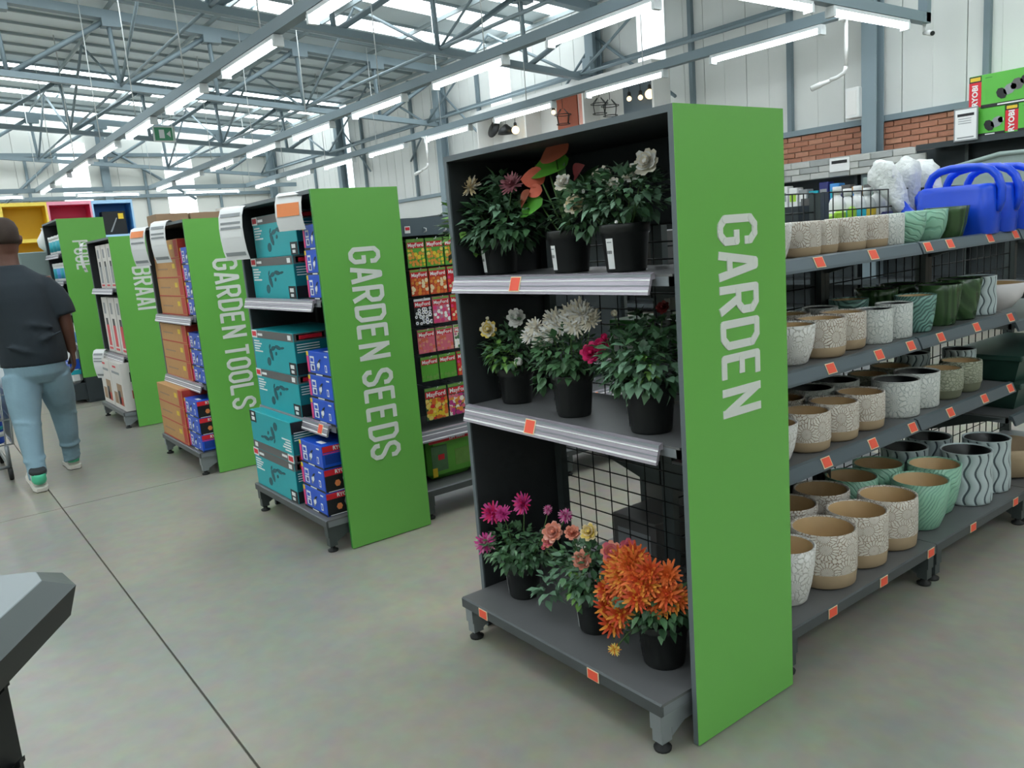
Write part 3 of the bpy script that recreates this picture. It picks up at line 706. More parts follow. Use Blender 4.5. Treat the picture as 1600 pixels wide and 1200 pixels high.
def flower_mesh(kind, m1, m2=None):
    k = (kind, m1, m2)
    if k in FM: return FM[k]
    b = MB(); m1 = 'petal_'+m1; m2 = 'petal_'+m2 if m2 else m1
    if kind == 'rose':
        for l, (n, el, L, wd, z, cup) in enumerate(((8, .1, .95, .75, -.12, .12), (7, .38, .88, .72, -.08, .2), (7, .68, .78, .66, -.04, .15), (6, .95, .66, .55, 0, .1), (5, 1.2, .55, .45, .04, .0))):
            for i in range(n): petal(b, (i+.5*(l % 2))*2*PI/n+random.uniform(-.1, .1), el+random.uniform(-.08, .08), .07, L*random.uniform(.92, 1.06), wd, m1 if l % 2 else m2, z, cup)
        b.lathe([(.05, -.15), (.2, .05), (.16, .38), (.02, .48)], m1, 8)
    elif kind == 'mum':
        for l, (n, el, L, z) in enumerate(((16, .02, .95, -.05), (15, .35, .85, 0), (13, .7, .68, .03), (9, 1.05, .5, .05))):
            for i in range(n): petal(b, (i+.5*(l % 2))*2*PI/n+random.uniform(-.08, .08), el+random.uniform(-.1, .1), .06, L*random.uniform(.85, 1.1), .2, m1 if (i+l) % 3 else m2, z, .12)
        b.lathe([(.05, -.12), (.14, 0), (.1, .2), (.02, .26)], m2, 8)
    else:   # bud
        for i in range(5): petal(b, i*2*PI/5, 1.1, .12, .9, .7, m1, -.4, .05)
        b.lathe([(.05, -.5), (.3, -.3), (.32, .1), (.05, .5)], m1, 8)
    FM[k] = b.mesh('flower'); return FM[k]
def pot_profile(rt, rb, h): return [(rb*.96, 0), (rb, .006), (rt*.965, h-.028), (rt*1.03, h-.026), (rt*1.04, h-.004), (rt*1.02, h), (rt*.95, h), (rt*.93, h-.02)]
def plant(name, label, loc, rt=.066, h=.125, tagang=-1.9, tagh=.075, soil=True):
    t = thing(name, label, 'potted plant', loc, 0, 'potted flowers on the front shelves')
    b = MB(); b.lathe(pot_profile(rt, rt*.82, h), 'black_pot', 26); b.lathe([(rt*.93, h-.022), (rt*.5, h-.017), (.0001, h-.015)], 'soil', 26); b.build('pot', t)
    # white care sticker wrapped on the pot
    b = MB(); z0, z1 = h*.08, h*.08+tagh; da = .20
    for k in range(4):
        a0 = tagang-da+2*da*k/4; a1 = tagang-da+2*da*(k+1)/4
        r0 = rt*(.82+.145*z0/h)+.0022; r1 = rt*(.82+.145*z1/h)+.0022
        b.quad((r0*math.cos(a0), r0*math.sin(a0), z0), (r0*math.cos(a1), r0*math.sin(a1), z0), (r1*math.cos(a1), r1*math.sin(a1), z1), (r1*math.cos(a0), r1*math.sin(a0), z1), 'print_white')
    s = b.build('price_sticker', t); rm = rt*.9+.0026; c = Vector((math.cos(tagang), math.sin(tagang), 0)); tdir = Vector((-c.y, c.x, 0))
    b = MB()
    for k in range(5):
        o = c*rm*1.005+Vector((0, 0, (z0+z1)/2))+tdir*(-.008+k*.0036); b.quad(o, o+tdir*.002, o+tdir*.002+Vector((0, 0, .009)), o+Vector((0, 0, .009)), 'print_black')
    o = c*rm*1.008+Vector((0, 0, z1-.012)); b.quad(o-tdir*.009, o+tdir*.009, o+tdir*.009+Vector((0, 0, .003)), o-tdir*.009+Vector((0, 0, .003)), 'print_grey')
    b.build('barcode', s)
    return t
def flowers(t, base, lst, rnd, h=.12, stem=True):
    """lst: (x,y,z world, radius, kind, colour, colour2)"""
    sb = MB(); B = Vector(base)
    for x, y, z, r, kind, c1, c2 in lst:
        p = Vector((x, y, z))-B; o = link('flower', flower_mesh(kind, c1, c2), t, p); r *= 1.12; o.scale = (r, r, r)
        face = Vector((rnd.uniform(.1, .8), -.9+rnd.uniform(-.3, .3), rnd.uniform(.35, .8)))
        o.rotation_euler = face.to_track_quat('Z', 'Y').to_euler()
        g = Vector((p.x*.25, p.y*.25, h)); mid = (g+p)/2+Vector((p.x*.12, 0, .01)); sb.tube([g, mid, p-face.normalized()*r*.15], .0022, 'stem_green', 4)
    if stem: tag(sb.build('stems', t), kind='stuff')
R1 = random.Random(3)
# --- top shelf
L0 = (-.93, .14, 1.301)
t = plant('flowering_plant', 'cream and mauve flowering plant at the left of the top flower shelf', L0, .068, .12, -1.75)
b = MB(); foliage(b, (.03, -.01, .175), (.19, .11, .10), 330, .05, R1); foliage(b, (-.12, -.03, .16), (.13, .09, .11), 150, .048, R1, ('leaf_dark', 'leaf_mid', 'leaf_grey', 'leaf_light')); foliage(b, (.03, 0, .285), (.06, .04, .05), 60, .05, R1, ('leaf_grey', 'leaf_mid')); tag(b.build('foliage', t), kind='stuff')
flowers(t, L0, [(-1.0, .085, 1.605, .040, 'mum', 'cream', 'ivory'), (-.795, .11, 1.592, .038, 'mum', 'mauve', 'mauve'), (-1.02, .08, 1.54, .013, 'bud', 'yellow', None)], R1)
L0 = (-.57, .15, 1.301)
t = plant('flamingo_plant', 'broad-leaved plant with coral spathes in the middle of the top flower shelf', L0, .068, .13, -1.75)
def big_leaf(par, c, d, L, Wd, m, up=(0, 0, 1), name='leaf'):
    b = MB(); d = Vector(d).normalized(); up = Vector(up); s = d.cross(up).normalized(); n = s.cross(d).normalized(); c = Vector(c)-d*L*.5; N_ = 7; vs = []
    for i in range(N_+1):
        u = i/N_; wv = Wd*(math.sin(PI*min(1, u*.93+.07))**.8)*(1-u*.35)*.62
        p = c+d*L*u-n*(L*.35*u*u)
        vs += [p-s*wv+n*wv*.25, p, p+s*wv+n*wv*.25]
    b.add(vs, [(i*3+k, i*3+k+1, i*3+4+k, i*3+3+k) for i in range(N_) for k in (0, 1)], m, True)
    return b.build(name, par)
B0 = Vector(L0)
big_leaf(t, Vector((-.665, .14, 1.64))-B0, (-1, -.25, .12), .19, .10, 'leaf_bright', (.5, -.75, .6))
big_leaf(t, Vector((-.72, .11, 1.515))-B0, (-1, -.3, -.1), .12, .075, 'leaf_bright', (.5, -.8, .6))
big_leaf(t, Vector((-.60, .12, 1.672))-B0, (-1, -.3, .05), .13, .085, 'petal_rust', (.5, -.8, .5), 'spathe')
big_leaf(t, Vector((-.71, .13, 1.605))-B0, (-.6, -.5, .2), .085, .07, 'petal_coral', (.6, -.8, .4), 'spathe')
big_leaf(t, Vector((-.69, .12, 1.56))-B0, (-.5, -.5, -.2), .05, .045, 'petal_coral', (.6, -.8, .4), 'spathe')
big_leaf(t, Vector((-.735, .11, 1.545))-B0, (-.4, -.4, -.5), .06, .05, 'petal_rust', (0, -.8, .6), 'spathe')
big_leaf(t, Vector((-.535, .16, 1.605))-B0, (.6, -.4, .3), .07, .05, 'petal_darkred', (.6, -.8, .4), 'spathe')
for a, q in (((-.60, .15, 1.55), (.2, -.6, 1)), ((-.55, .18, 1.56), (.5, .1, 1)), ((-.61, .2, 1.52), (-.4, .3, 1)), ((-.53, .10, 1.50), (.4, -.7, .6))): big_leaf(t, Vector(a)-B0, q, .15, .07, 'leaf_mid', (0, -1, .3))
b = MB()
for x, z in ((-.06, .30), (-.03, .36), (-.1, .28), (-.12, .22), (.03, .28), (-.02, .22)): b.tube([(0, 0, .11), (x*.4, -.005, z*.6), (x, -.01, z)], .0028, 'stem_green', 5)
tag(b.build('stems', t), kind='stuff')
b = MB(); foliage(b, (-.0, 0, .17), (.07, .07, .06), 40, .05, R1); tag(b.build('foliage', t), kind='stuff')
L0 = (-.31, .13, 1.301)
t = plant('white_rose', 'white potted rose at the right of the top flower shelf', L0, .070, .135, -1.55, .085)
b = MB(); foliage(b, (.0, 0, .215), (.155, .10, .075), 300, .042, R1, ('leaf_dark', 'leaf_grey', 'leaf_grey', 'leaf_mid')); foliage(b, (-.13, -.02, .19), (.10, .07, .08), 120, .042, R1, ('leaf_dark', 'leaf_grey', 'leaf_mid')); tag(b.build('foliage', t), kind='stuff')
flowers(t, L0, [(-.205, .12, 1.592, .034, 'rose', 'white', 'ivory'), (-.54, .11, 1.572, .026, 'rose', 'white', 'ivory'), (-.40, .14, 1.578, .026, 'rose', 'ivory', 'ivory'), (-.285, .14, 1.572, .028, 'rose', 'ivory', 'white'), (-.25, .15, 1.582, .022, 'rose', 'ivory', 'ivory'),
                (-.33, .11, 1.543, .022, 'rose', 'white', 'ivory'), (-.46, .08, 1.502, .03, 'rose', 'cream', 'ivory'), (-.43, .09, 1.535, .012, 'bud', 'white', None), (-.26, .05, 1.44, .008, 'bud', 'white', None)], R1)
# --- middle shelf
L0 = (-.885, .135, .851)
t = plant('white_rose', 'small white potted rose at the left of the middle flower shelf', L0, .064, .125, -2.35)
b = MB(); foliage(b, (0, -.01, .185), (.125, .09, .075), 230, .036, R1, ('leaf_dark', 'leaf_mid', 'leaf_mid', 'leaf_grey')); foliage(b, (0, -.06, .17), (.07, .03, .04), 50, .034, R1, ('leaf_light',)); foliage(b, (.02, 0, .25), (.06, .05, .05), 40, .035, R1, ('leaf_dark', 'leaf_mid')); tag(b.build('foliage', t), kind='stuff')
flowers(t, L0, [(-.85, .13, 1.15, .031, 'rose', 'white', 'white'), (-.95, .08, 1.112, .029, 'rose', 'ivory', 'yellow'), (-.95, .08, 1.15, .011, 'bud', 'ivory', None), (-.80, .09, 1.005, .026, 'bud', 'white', None)], R1)
L0 = (-.555, .11, .851)
t = plant('white_chrysanthemum', 'white chrysanthemum with a crown of blooms, middle of the middle shelf', L0, .066, .135, -2.45)
b = MB(); foliage(b, (-.01, -.01, .20), (.115, .09, .085), 260, .04, R1, ('leaf_dark', 'leaf_mid', 'leaf_mid')); foliage(b, (-.06, -.05, .14), (.05, .04, .06), 50, .04, R1, ('leaf_mid',)); tag(b.build('foliage', t), kind='stuff')
flowers(t, L0, [(-.70, .09, 1.128, .032, 'mum', 'ivory', 'white'), (-.73, .09, 1.10, .032, 'mum', 'white', 'ivory'), (-.62, .11, 1.152, .040, 'mum', 'ivory', 'white'), (-.62, .09, 1.112, .038, 'mum', 'white', 'ivory'), (-.675, .09, 1.075, .030, 'mum', 'white', 'ivory'),
                (-.56, .12, 1.168, .038, 'mum', 'ivory', 'ivory'), (-.505, .11, 1.18, .045, 'mum', 'ivory', 'white'), (-.455, .11, 1.155, .038, 'mum', 'ivory', 'ivory'), (-.505, .09, 1.138, .034, 'mum', 'ivory', 'white'), (-.65, .08, 1.092, .03, 'mum', 'ivory', 'white'), (-.585, .10, 1.135, .036, 'mum', 'white', 'ivory'), (-.535, .10, 1.155, .036, 'mum', 'white', 'ivory'), (-.475, .10, 1.175, .036, 'mum', 'white', 'ivory')], R1)
L0 = (-.215, .10, .851)
t = plant('magenta_rose', 'leafy potted rose with magenta blooms at the right of the middle shelf', L0, .072, .14, -2.45)
b = MB(); foliage(b, (-.02, -.01, .20), (.16, .10, .095), 300, .048, R1, ('leaf_dark', 'leaf_grey', 'leaf_grey', 'leaf_mid')); foliage(b, (.05, -.05, .2), (.03, .03, .05), 16, .035, R1, ('leaf_light',)); foliage(b, (0, .02, .29), (.12, .07, .05), 70, .045, R1, ('leaf_dark',)); tag(b.build('foliage', t), kind='stuff')
flowers(t, L0, [(-.405, .06, 1.068, .03, 'rose', 'magenta', 'magenta'), (-.37, .07, 1.092, .026, 'rose', 'magenta', 'magenta'), (-.355, .07, 1.115, .018, 'bud', 'magenta', None), (-.34, .1, 1.18, .018, 'bud', 'ivory', None), (-.17, .12, 1.20, .018, 'rose', 'darkred', 'darkred')], R1)
# --- bottom shelf
L0 = (-.845, .07, .158)
t = plant('magenta_chrysanthemum', 'magenta chrysanthemum at the left of the bottom flower shelf', L0, .066, .12, -2.2)
b = MB(); foliage(b, (-.02, -.01, .175), (.13, .10, .075), 260, .036, R1, ('leaf_dark', 'leaf_mid', 'leaf_mid')); foliage(b, (.09, 0, .2), (.06, .05, .06), 60, .036, R1, ('leaf_dark',)); tag(b.build('foliage', t), kind='stuff')
flowers(t, L0, [(-.815, .07, .505, .038, 'mum', 'orchid', 'magenta'), (-.935, .02, .455, .04, 'mum', 'magenta', 'orchid'), (-.885, .03, .462, .03, 'mum', 'orchid', 'orchid'), (-.955, -.01, .345, .038, 'mum', 'orchid', 'palepink'), (-.69, .08, .508, .017, 'mum', 'palepink', 'orchid'), (-.60, .08, .508, .024, 'mum', 'palepink', 'orchid')], R1)
L0 = (-.475, .075, .158)
t = plant('pink_rose', 'peach-pink potted rose in the middle of the bottom flower shelf', L0, .066, .125, -2.25)
b = MB(); foliage(b, (-.0, -.01, .20), (.145, .10, .08), 280, .042, R1, ('leaf_dark', 'leaf_mid', 'leaf_grey')); foliage(b, (-.16, -.06, .11), (.05, .04, .05), 26, .045, R1, ('leaf_grey',)); foliage(b, (0, -.07, .15), (.05, .03, .05), 40, .032, R1, ('leaf_light', 'leaf_mid')); tag(b.build('foliage', t), kind='stuff')
flowers(t, L0, [(-.635, .05, .452, .032, 'rose', 'peach', 'blush'), (-.56, .07, .462, .024, 'rose', 'peach', 'peach'), (-.49, .08, .48, .027, 'rose', 'yellow', 'cream'), (-.475, .03, .405, .029, 'rose', 'blush', 'peach'), (-.37, .06, .452, .03, 'rose', 'rose', 'peach'), (-.315, .08, .472, .027, 'rose', 'rose', 'rose'), (-.65, .04, .42, .021, 'rose', 'rose', 'peach'), (-.665, .03, .395, .014, 'bud', 'rose', None)], R1)
L0 = (-.185, .075, .158)
t = plant('orange_chrysanthemum', 'orange chrysanthemum in full bloom at the right of the bottom shelf', L0, .074, .135, -2.55, .085)
b = MB(); foliage(b, (-.02, -.02, .19), (.125, .10, .08), 260, .04, R1, ('leaf_dark', 'leaf_dark', 'leaf_mid')); foliage(b, (-.11, -.07, .11), (.025, .03, .06), 26, .03, R1, ('leaf_mid', 'leaf_light')); tag(b.build('foliage', t), kind='stuff')
fl_ = []
for i in range(52):
    u = R1.uniform(-1, 1); v = R1.uniform(-1, 1)
    if u*u+v*v > 1: continue
    dep = math.sqrt(max(0, 1-u*u-v*v)); fl_.append((-.215+u*.125, .075-.09*dep, .395+v*.085+.03*dep, R1.uniform(.034, .044), 'mum', R1.choice(['orange', 'gold', 'orange', 'ember']), R1.choice(['gold', 'ember', 'orange'])))
for q in ((-.335, .0, .36), (-.325, -.01, .31), (-.275, -.04, .285), (-.23, -.05, .335), (-.17, -.04, .40)): fl_.append((*q, .04, 'mum', 'ember', 'gold'))
fl_.append((-.285, -.03, .195, .018, 'mum', 'yellow', 'gold'))
flowers(t, L0, fl_, R1)

# ------------------------------------------------------------------ glazed garden pots
PM = {}
def pot_mesh(kind, d, h):
    k = (kind, d, h)
    if k in PM: return PM[k]
    r = d/2; b = MB(); th = .009
    inner = 'glaze_dark' if kind in ('frost', 'wave', 'forest') else 'glaze_tan'
    def shell(prof, mats, rf=None):
        rt = prof[-1][0]; 
        def at(z):
            for (r0, a), (r1, c) in zip(prof, prof[1:]):
                if a <= z <= c: return r0+(r1-r0)*(z-a)/max(1e-6, c-a)
            return rt
        zb = h*.32 if kind == 'bowl' else .02
        p = prof+[(rt-th*.4, h+.001), (rt-th, h-.004), (at(h*.5)-th*1.3, h*.5), (at(zb)-th*1.3, zb), (.0001, zb-.002)]
        m = list(mats)+[mats[-1], mats[-1], inner, inner, inner]
        b.lathe(p, m, 140 if kind == 'wave' else 30, rf, None, (lambda z: .11*math.sin(z/h*4*PI)) if kind == 'wave' else None)
    if kind == 'star': shell([(r*.84, 0), (r*.95, .008), (r*.985, h*.28), (r*.985, h*.281), (r, h*.30), (r, h*.9), (r*.985, h)], ['band_tan']*3+['glaze_starburst']*3)
    elif kind == 'leafwhite': shell([(r*.62, 0), (r*.70, .008), (r*.86, h*.35), (r*.95, h*.65), (r, h)], ['glaze_white_leaf']*4)
    elif kind == 'frost': shell([(r*.93, 0), (r*.97, .006), (r*.985, h*.5), (r, h)], ['glaze_frost']*3)
    elif kind == 'mint': shell([(r*.60, 0), (r*.68, .008), (r*.86, h*.3), (r*.96, h*.62), (r, h)], ['glaze_mint']*4)
    elif kind == 'tealleaf': shell([(r*.72, 0), (r*.78, .008), (r*.9, h*.4), (r*.97, h*.75), (r, h)], ['glaze_teal_leaf']*4)
    elif kind == 'forest': shell([(r*.68, 0), (r*.72, .008), (r*.86, h*.45), (r*.95, h*.8), (r, h)], ['glaze_forest']*4)
    elif kind == 'sage': shell([(r*.80, 0), (r*.9, .01), (r*.97, h*.3), (r, h*.32), (r, h*.9), (r*.97, h)], ['glaze_sage_base']*3+['glaze_sage']*2)
    elif kind == 'wave':
        def rf(q, z, i): return 1+(.085*abs(math.sin(7*q))**.6-.06 if 0 < i <= 22 else 0)
        shell([(r*.9, 0)]+[(r*(.96+.02*math.sin(j*.3)), h*(.02+.96*j/21)) for j in range(22)]+[(r*.985, h)], ['glaze_wave']*23, rf)
    elif kind == 'bowl': shell([(r*.35, 0), (r*.38, .012), (r*.3, h*.2), (r*.6, h*.3), (r*.88, h*.6), (r, h)], ['glaze_white_plain']*5)
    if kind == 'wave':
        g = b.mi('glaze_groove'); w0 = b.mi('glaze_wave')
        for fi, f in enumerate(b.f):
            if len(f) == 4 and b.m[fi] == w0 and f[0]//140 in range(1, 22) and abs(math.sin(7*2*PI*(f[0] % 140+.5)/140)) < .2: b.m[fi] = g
    PM[k] = b.mesh('pot_body'); return PM[k]
KD = {'star': 'cream starburst-embossed pot with tan base', 'leafwhite': 'white tapered leaf-embossed pot', 'frost': 'pale grey straight pot', 'mint': 'mint green flared pot', 'tealleaf': 'teal leaf-patterned pot',
      'forest': 'dark green glazed pot', 'sage': 'sage textured pot', 'wave': 'grey pot with wavy ridges', 'bowl': 'white footed bowl'}
KN = {'star': 'embossed_pot', 'leafwhite': 'tapered_pot', 'frost': 'straight_pot', 'mint': 'flared_pot', 'tealleaf': 'leaf_pot', 'forest': 'glazed_pot', 'sage': 'textured_pot', 'wave': 'ridged_pot', 'bowl': 'footed_bowl'}
def pot_row(z, where, lst, back=False):
    for i, (kind, x, y, d, h) in enumerate(lst):
        o = link(KN[kind], pot_mesh(kind, d, h), None, (x, y, z+.0005), R1.uniform(0, 6))
        tag(o, '%s, %s in the %s row, %s pot shelf' % (KD[kind], ORD[i], 'rear' if back else 'front', where), 'pot', 'glazed pots on the aisle shelf')
pot_row(1.285, 'top', [('leafwhite', -.2, .66, .13, .112), ('star', -.2, .81, .14, .112), ('star', -.215, .95, .125, .11), ('star', -.2, 1.088, .138, .112), ('star', -.2, 1.232, .138, .112), ('frost', -.2, 1.367, .118, .112), ('mint', -.2, 1.503, .142, .112), ('mint', -.2, 1.66, .152, .115), ('forest', -.2, 1.825, .165, .12)])
pot_row(.938, 'second', [('leafwhite', -.215, .77, .17, .132), ('star', -.215, .952, .168, .132), ('star', -.235, 1.125, .16, .132), ('frost', -.205, 1.284, .132, .125), ('frost', -.205, 1.428, .132, .13), ('tealleaf', -.21, 1.60, .152, .142), ('forest', -.215, 1.80, .175, .165), ('forest', -.22, 1.99, .175, .17), ('wave', -.22, 2.16, .15, .165)])
pot_row(.628, 'third', [('leafwhite', -.22, .67, .17, .13), ('star', -.22, .86, .172, .135), ('star', -.22, 1.038, .172, .135), ('star', -.225, 1.225, .172, .135), ('frost', -.22, 1.475, .176, .14), ('frost', -.23, 1.66, .17, .14), ('sage', -.22, 1.845, .165, .125), ('sage', -.22, 2.02, .165, .13), ('wave', -.29, 2.16, .14, .155)])
pot_row(.16, 'bottom', [('leafwhite', -.16, .65, .19, .195), ('star', -.16, .87, .222, .195), ('star', -.165, 1.095, .214, .195), ('star', -.165, 1.312, .214, .195), ('mint', -.16, 1.555, .212, .195), ('mint', -.20, 1.755, .205, .205), ('wave', -.165, 1.962, .205, .225), ('wave', -.17, 2.17, .195, .232)])
pot_row(.628, 'third', [('star', -.40, .80, .17, .135), ('star', -.40, .99, .17, .135), ('frost', -.40, 1.18, .17, .14), ('frost', -.40, 1.36, .17, .14), ('sage', -.40, 1.60, .165, .125), ('sage', -.40, 1.78, .165, .13), ('wave', -.41, 1.98, .15, .155)], True)
pot_row(.16, 'bottom', [('star', -.385, .78, .214, .195), ('star', -.385, 1.0, .214, .195), ('star', -.385, 1.22, .214, .195), ('mint', -.385, 1.44, .205, .195), ('mint', -.39, 1.66, .205, .195), ('wave', -.39, 1.88, .20, .22), ('wave', -.39, 2.10, .20, .22)], True)
pot_row(.938, 'second', [('star', -.40, .86, .16, .13), ('star', -.40, 1.04, .16, .13), ('frost', -.40, 1.25, .13, .13), ('tealleaf', -.40, 1.45, .15, .14), ('forest', -.40, 1.66, .17, .16), ('forest', -.405, 1.87, .17, .16)], True)
o = link('footed_bowl', pot_mesh('bowl', .28, .16), None, (-.27, 2.42, .89)); tag(o, 'white footed bowl at the right edge on the second shelf', 'bowl')
b = MB(); b.lathe([(.10, 0), (.13, .01), (.15, .1), (.152, .14), (.14, .14), (.13, .02), (.0001, .018)], 'band_tan', 28); b.tube([(.15, -.05, .09), (.19, 0, .1), (.15, .05, .09)], .012, 'band_tan', 6)
tag(b.build('brown_pot', None, (-.2, 2.45, .16)), 'brown pot on the bottom shelf, cut by the right edge', 'pot')
t = thing('plant_trough', 'dark green plastic trough stacked on the third bay, right edge', 'planter', (-.29, 2.74, .471))
def trough(par, z, L=.7, nm='tray'):
    b = MB(); b.prism([(-.13, -L/2+.03, z), (.13, -L/2+.03, z), (.16, -L/2, z+.1), (-.16, -L/2, z+.1)], (0, L-.03, 0), 'trough_green'); b.box(-.175, .175, -L/2-.015, L/2+.015, z+.1, z+.125, 'trough_green', bev=.005); b.build(nm, par)
trough(t, 0); trough(t, .127)

# ------------------------------------------------------------------ blue watering cans, spouts towards the back
def watering_can(label, loc, bag):
    t = thing('watering_can', label, 'watering can', loc, PI, 'blue watering cans')   # local +x is the spout side
    b = MB(); n = 24; rings = []
    for z, kx, ky in ((0, .93, .9), (.006, .97, .95), (.05, .985, .97), (.055, 1.0, 1.0), (.13, 1, 1), (.136, .985, .97), (.175, .97, .95), (.192, .93, .9), (.2, .86, .82)):
        rings.append([(.155*kx*math.copysign(abs(math.cos(q))**.55, math.cos(q)), .074*ky*math.copysign(abs(math.sin(q))**.55, math.sin(q)), z) for q in [2*PI*k/n for k in range(n)]])
    vs = [p for r in rings for p in r]; fs = [(i*n+k, i*n+(k+1) % n, (i+1)*n+(k+1) % n, (i+1)*n+k) for i in range(len(rings)-1) for k in range(n)]
    b.add(vs, fs, 'can_blue', True); b.add(rings[0], [list(range(n))[::-1]], 'can_blue'); b.add(rings[-1], [list(range(n))], 'can_blue'); b.build('body', t)
    MB().tube([(.125, 0, .18), (.12, 0, .215), (.105, 0, .245), (.075, 0, .264), (.03, 0, .272), (-.03, 0, .272), (-.085, 0, .268), (-.125, 0, .252), (-.15, 0, .225), (-.165, 0, .18), (-.165, 0, .13), (-.15, 0, .09)], [.016]*12, 'can_blue', 10).build('handle', t)
    MB().tube([(.14, 0, .07), (.19, 0, .085), (.225, 0, .12), (.255, 0, .18), (.285, 0, .235)], [.035, .03, .026, .022, .018], 'can_blue', 10).build('spout', t)
    MB().tube([(.28, 0, .225), (.298, 0, .258), (.306, 0, .272)], [.02, .045, .046], 'can_blue', 12).build('rose', t)
    if bag:
        rr = random.Random(bag); L = [(.012, -.13), (.028, -.10), (.034, -.05), (.047, 0), (.05, .04), (.043, .075), (.022, .09), (.012, .10), (.003, .104)]
        k = 1.2
        MB().lathe([(r*k, z*k) for r, z in L], 'bag_plastic', 18, rf=lambda q, z, i: 1+.16*math.sin(3*q+i*1.3+bag)+rr.uniform(-.13, .13), M=Matrix.Translation((.293, 0, .235)) @ Matrix.Rotation(.50 if bag != 2 else .1, 4, 'Y')).build('plastic_wrap', t)
watering_can('blue watering can nearest the dark green pot', (-.235, 2.0, 1.286), 1)
watering_can('blue watering can in the middle of the three', (-.235, 2.165, 1.286), 2)
watering_can('blue watering can cut by the right edge', (-.235, 2.36, 1.286), 3)

# ------------------------------------------------------------------ goods behind the wire
def bottle(loc, label, cap, lab, r=.036, h=.21):
    t = thing('spray_bottle', label, 'bottle', loc, 0, 'white bottles behind the wire')
    MB().lathe([(r*.95, 0), (r, .01), (r, h*.68), (r*.8, h*.78), (r*.4, h*.84), (r*.38, h*.88)], 'white_plastic', 16).build('body', t)
    MB().lathe([(r*.5, h*.87), (r*.5, h), (r*.45, h*1.005)], cap, 12).build('cap', t)
    MB().lathe([(r*1.01, h*.15), (r*1.01, h*.6)], lab, 16).build('label_wrap', t)
bl = ['white_plastic', 'teal_label', 'teal_label', 'print_yellow', 'white_plastic', 'print_grey']
for i in range(6): bottle((-.62, 1.74+i*.082, 1.286), 'white bottle behind the wire, %s from the left beyond the top pots' % ORD[i], 'white_plastic', bl[i], .036, .23 if i % 2 else .24)
def flat_pack(name, loc, rz, size, m, m2, label, grp):
    a, c, h = size; t = thing(name, label, 'packet', loc, rz, grp)
    b = MB(); b.box(-a/2, a/2, -c/2, c/2, 0, h, m, bev=min(.012, h*.3)); b.build('bag', t); MB().box(-a*.35, a*.35, -c/2-.002, -c/2+.001, h*.2, h*.7, m2).build('print', t)
for i in range(3): flat_pack('lime_packet', (-.58, 1.60+i*.095, 1.286), PI/2+.2*i, (.085, .03, .13+.012*i), 'lime_pack', 'print_red' if i == 1 else 'print_white', 'lime green packet behind the wire, %s from the left' % ORD[i], 'lime packets behind the wire')
for i in range(4): flat_pack('navy_packet', (-.55, 1.93+i*.098, 1.286), PI/2-.15*i, (.09, .03, .11+.01*(i % 2)), 'navy_pack', 'print_white', 'navy blue packet behind the wire, %s from the left' % ORD[i], 'navy packets behind the wire')
t = thing('display_carton', 'dark carton with yellow label at the left end behind the wire', 'box', (-.66, 1.47, 1.286)); MB().box(-.06, .06, -.05, .05, 0, .17, 'dark_panel').build('carton', t); MB().box(.06, .062, -.03, .0, .02, .1, 'print_yellow').build('print', t)
t = thing('display_carton', 'dark tall carton behind the wire beside the lime packets', 'box', (-.62, 1.545, 1.286)); MB().box(-.04, .04, -.012, .035, 0, .2, 'box_grey').build('carton', t); MB().box(.04, .042, -.01, .03, .05, .15, 'print_black').build('print', t)
# goods glimpsed through the wire behind the flowers
def goods(name, loc, size, m, mprint, label, grp='dim goods behind the flower wire'):
    t = thing(name, label, 'box', loc, 0, grp); a, c, h = size
    MB().box(-a/2, a/2, -c/2, c/2, 0, h, m, bev=.003).build('carton', t); MB().box(-a*.38, a*.38, -c/2-.0015, -c/2+.001, h*.25, h*.75, mprint).build('print', t)
goods('small_carton', (-.72, .62, .938), (.16, .2, .16), 'green_deep', 'print_white', 'green and white carton behind the wire, middle flower shelf')
goods('small_carton', (-.66, .86, .938), (.14, .18, .22), 'box_grey', 'print_white', 'grey carton behind the wire above the white chrysanthemum')
goods('small_carton', (-.72, .62, .628), (.12, .16, .13), 'print_red', 'print_pink', 'dark red carton behind the wire under the middle shelf')
goods('small_carton', (-.575, .62, .628), (.12, .16, .13), 'print_red', 'print_pink', 'dark red carton behind the wire, right one of the pair')
goods('small_carton', (-.70, .60, .16), (.22, .22, .2), 'box_grey', 'print_grey', 'grey carton on the base behind the magenta flowers')
goods('small_carton', (-.70, .66, 1.285), (.2, .22, .12), 'box_grey', 'print_grey', 'grey carton behind the wire on the top flower shelf')
for i, (yy, zz, hh) in enumerate(((.84, .16, .40), (1.2, .16, .42), (.95, .628, .24), (1.24, .628, .25), (1.12, .938, .27), (1.05, 1.285, .12))):  # dark boxes added to hide the bright floor behind the wire
    goods('dark_filler', (-.72, yy, zz+.0005), (.30, .27, hh), 'dark_panel', 'box_grey', 'added dark filler box behind the flower wire, %s counted from the base upwards' % ORD[i])
# red and white tool packs under the top pot shelf
for i, (yy, m) in enumerate(((.70, 'print_red'), (.80, 'print_white'), (.92, 'print_red'), (1.06, 'print_black'), (1.2, 'box_grey'))):
    t = thing('blister_pack', '%s hanging blister pack seen through the wire, %s from the GARDEN board' % ({'print_red': 'red', 'print_white': 'white', 'print_black': 'black', 'box_grey': 'grey'}[m], ORD[i]), 'blister pack', (-.56, yy, 1.03), .3*(i % 2), 'blister packs behind the wire')
    MB().box(-.006, .006, -.045, .045, 0, .17, m, bev=.002).build('card', t); MB().box(.006, .025, -.03, .03, .02, .11, 'clear_sleeve', bev=.006).build('blister', t); MB().tube([(-.05, 0, .16), (.02, 0, .16)], .003, 'wire_black', 4).build('hook', t)

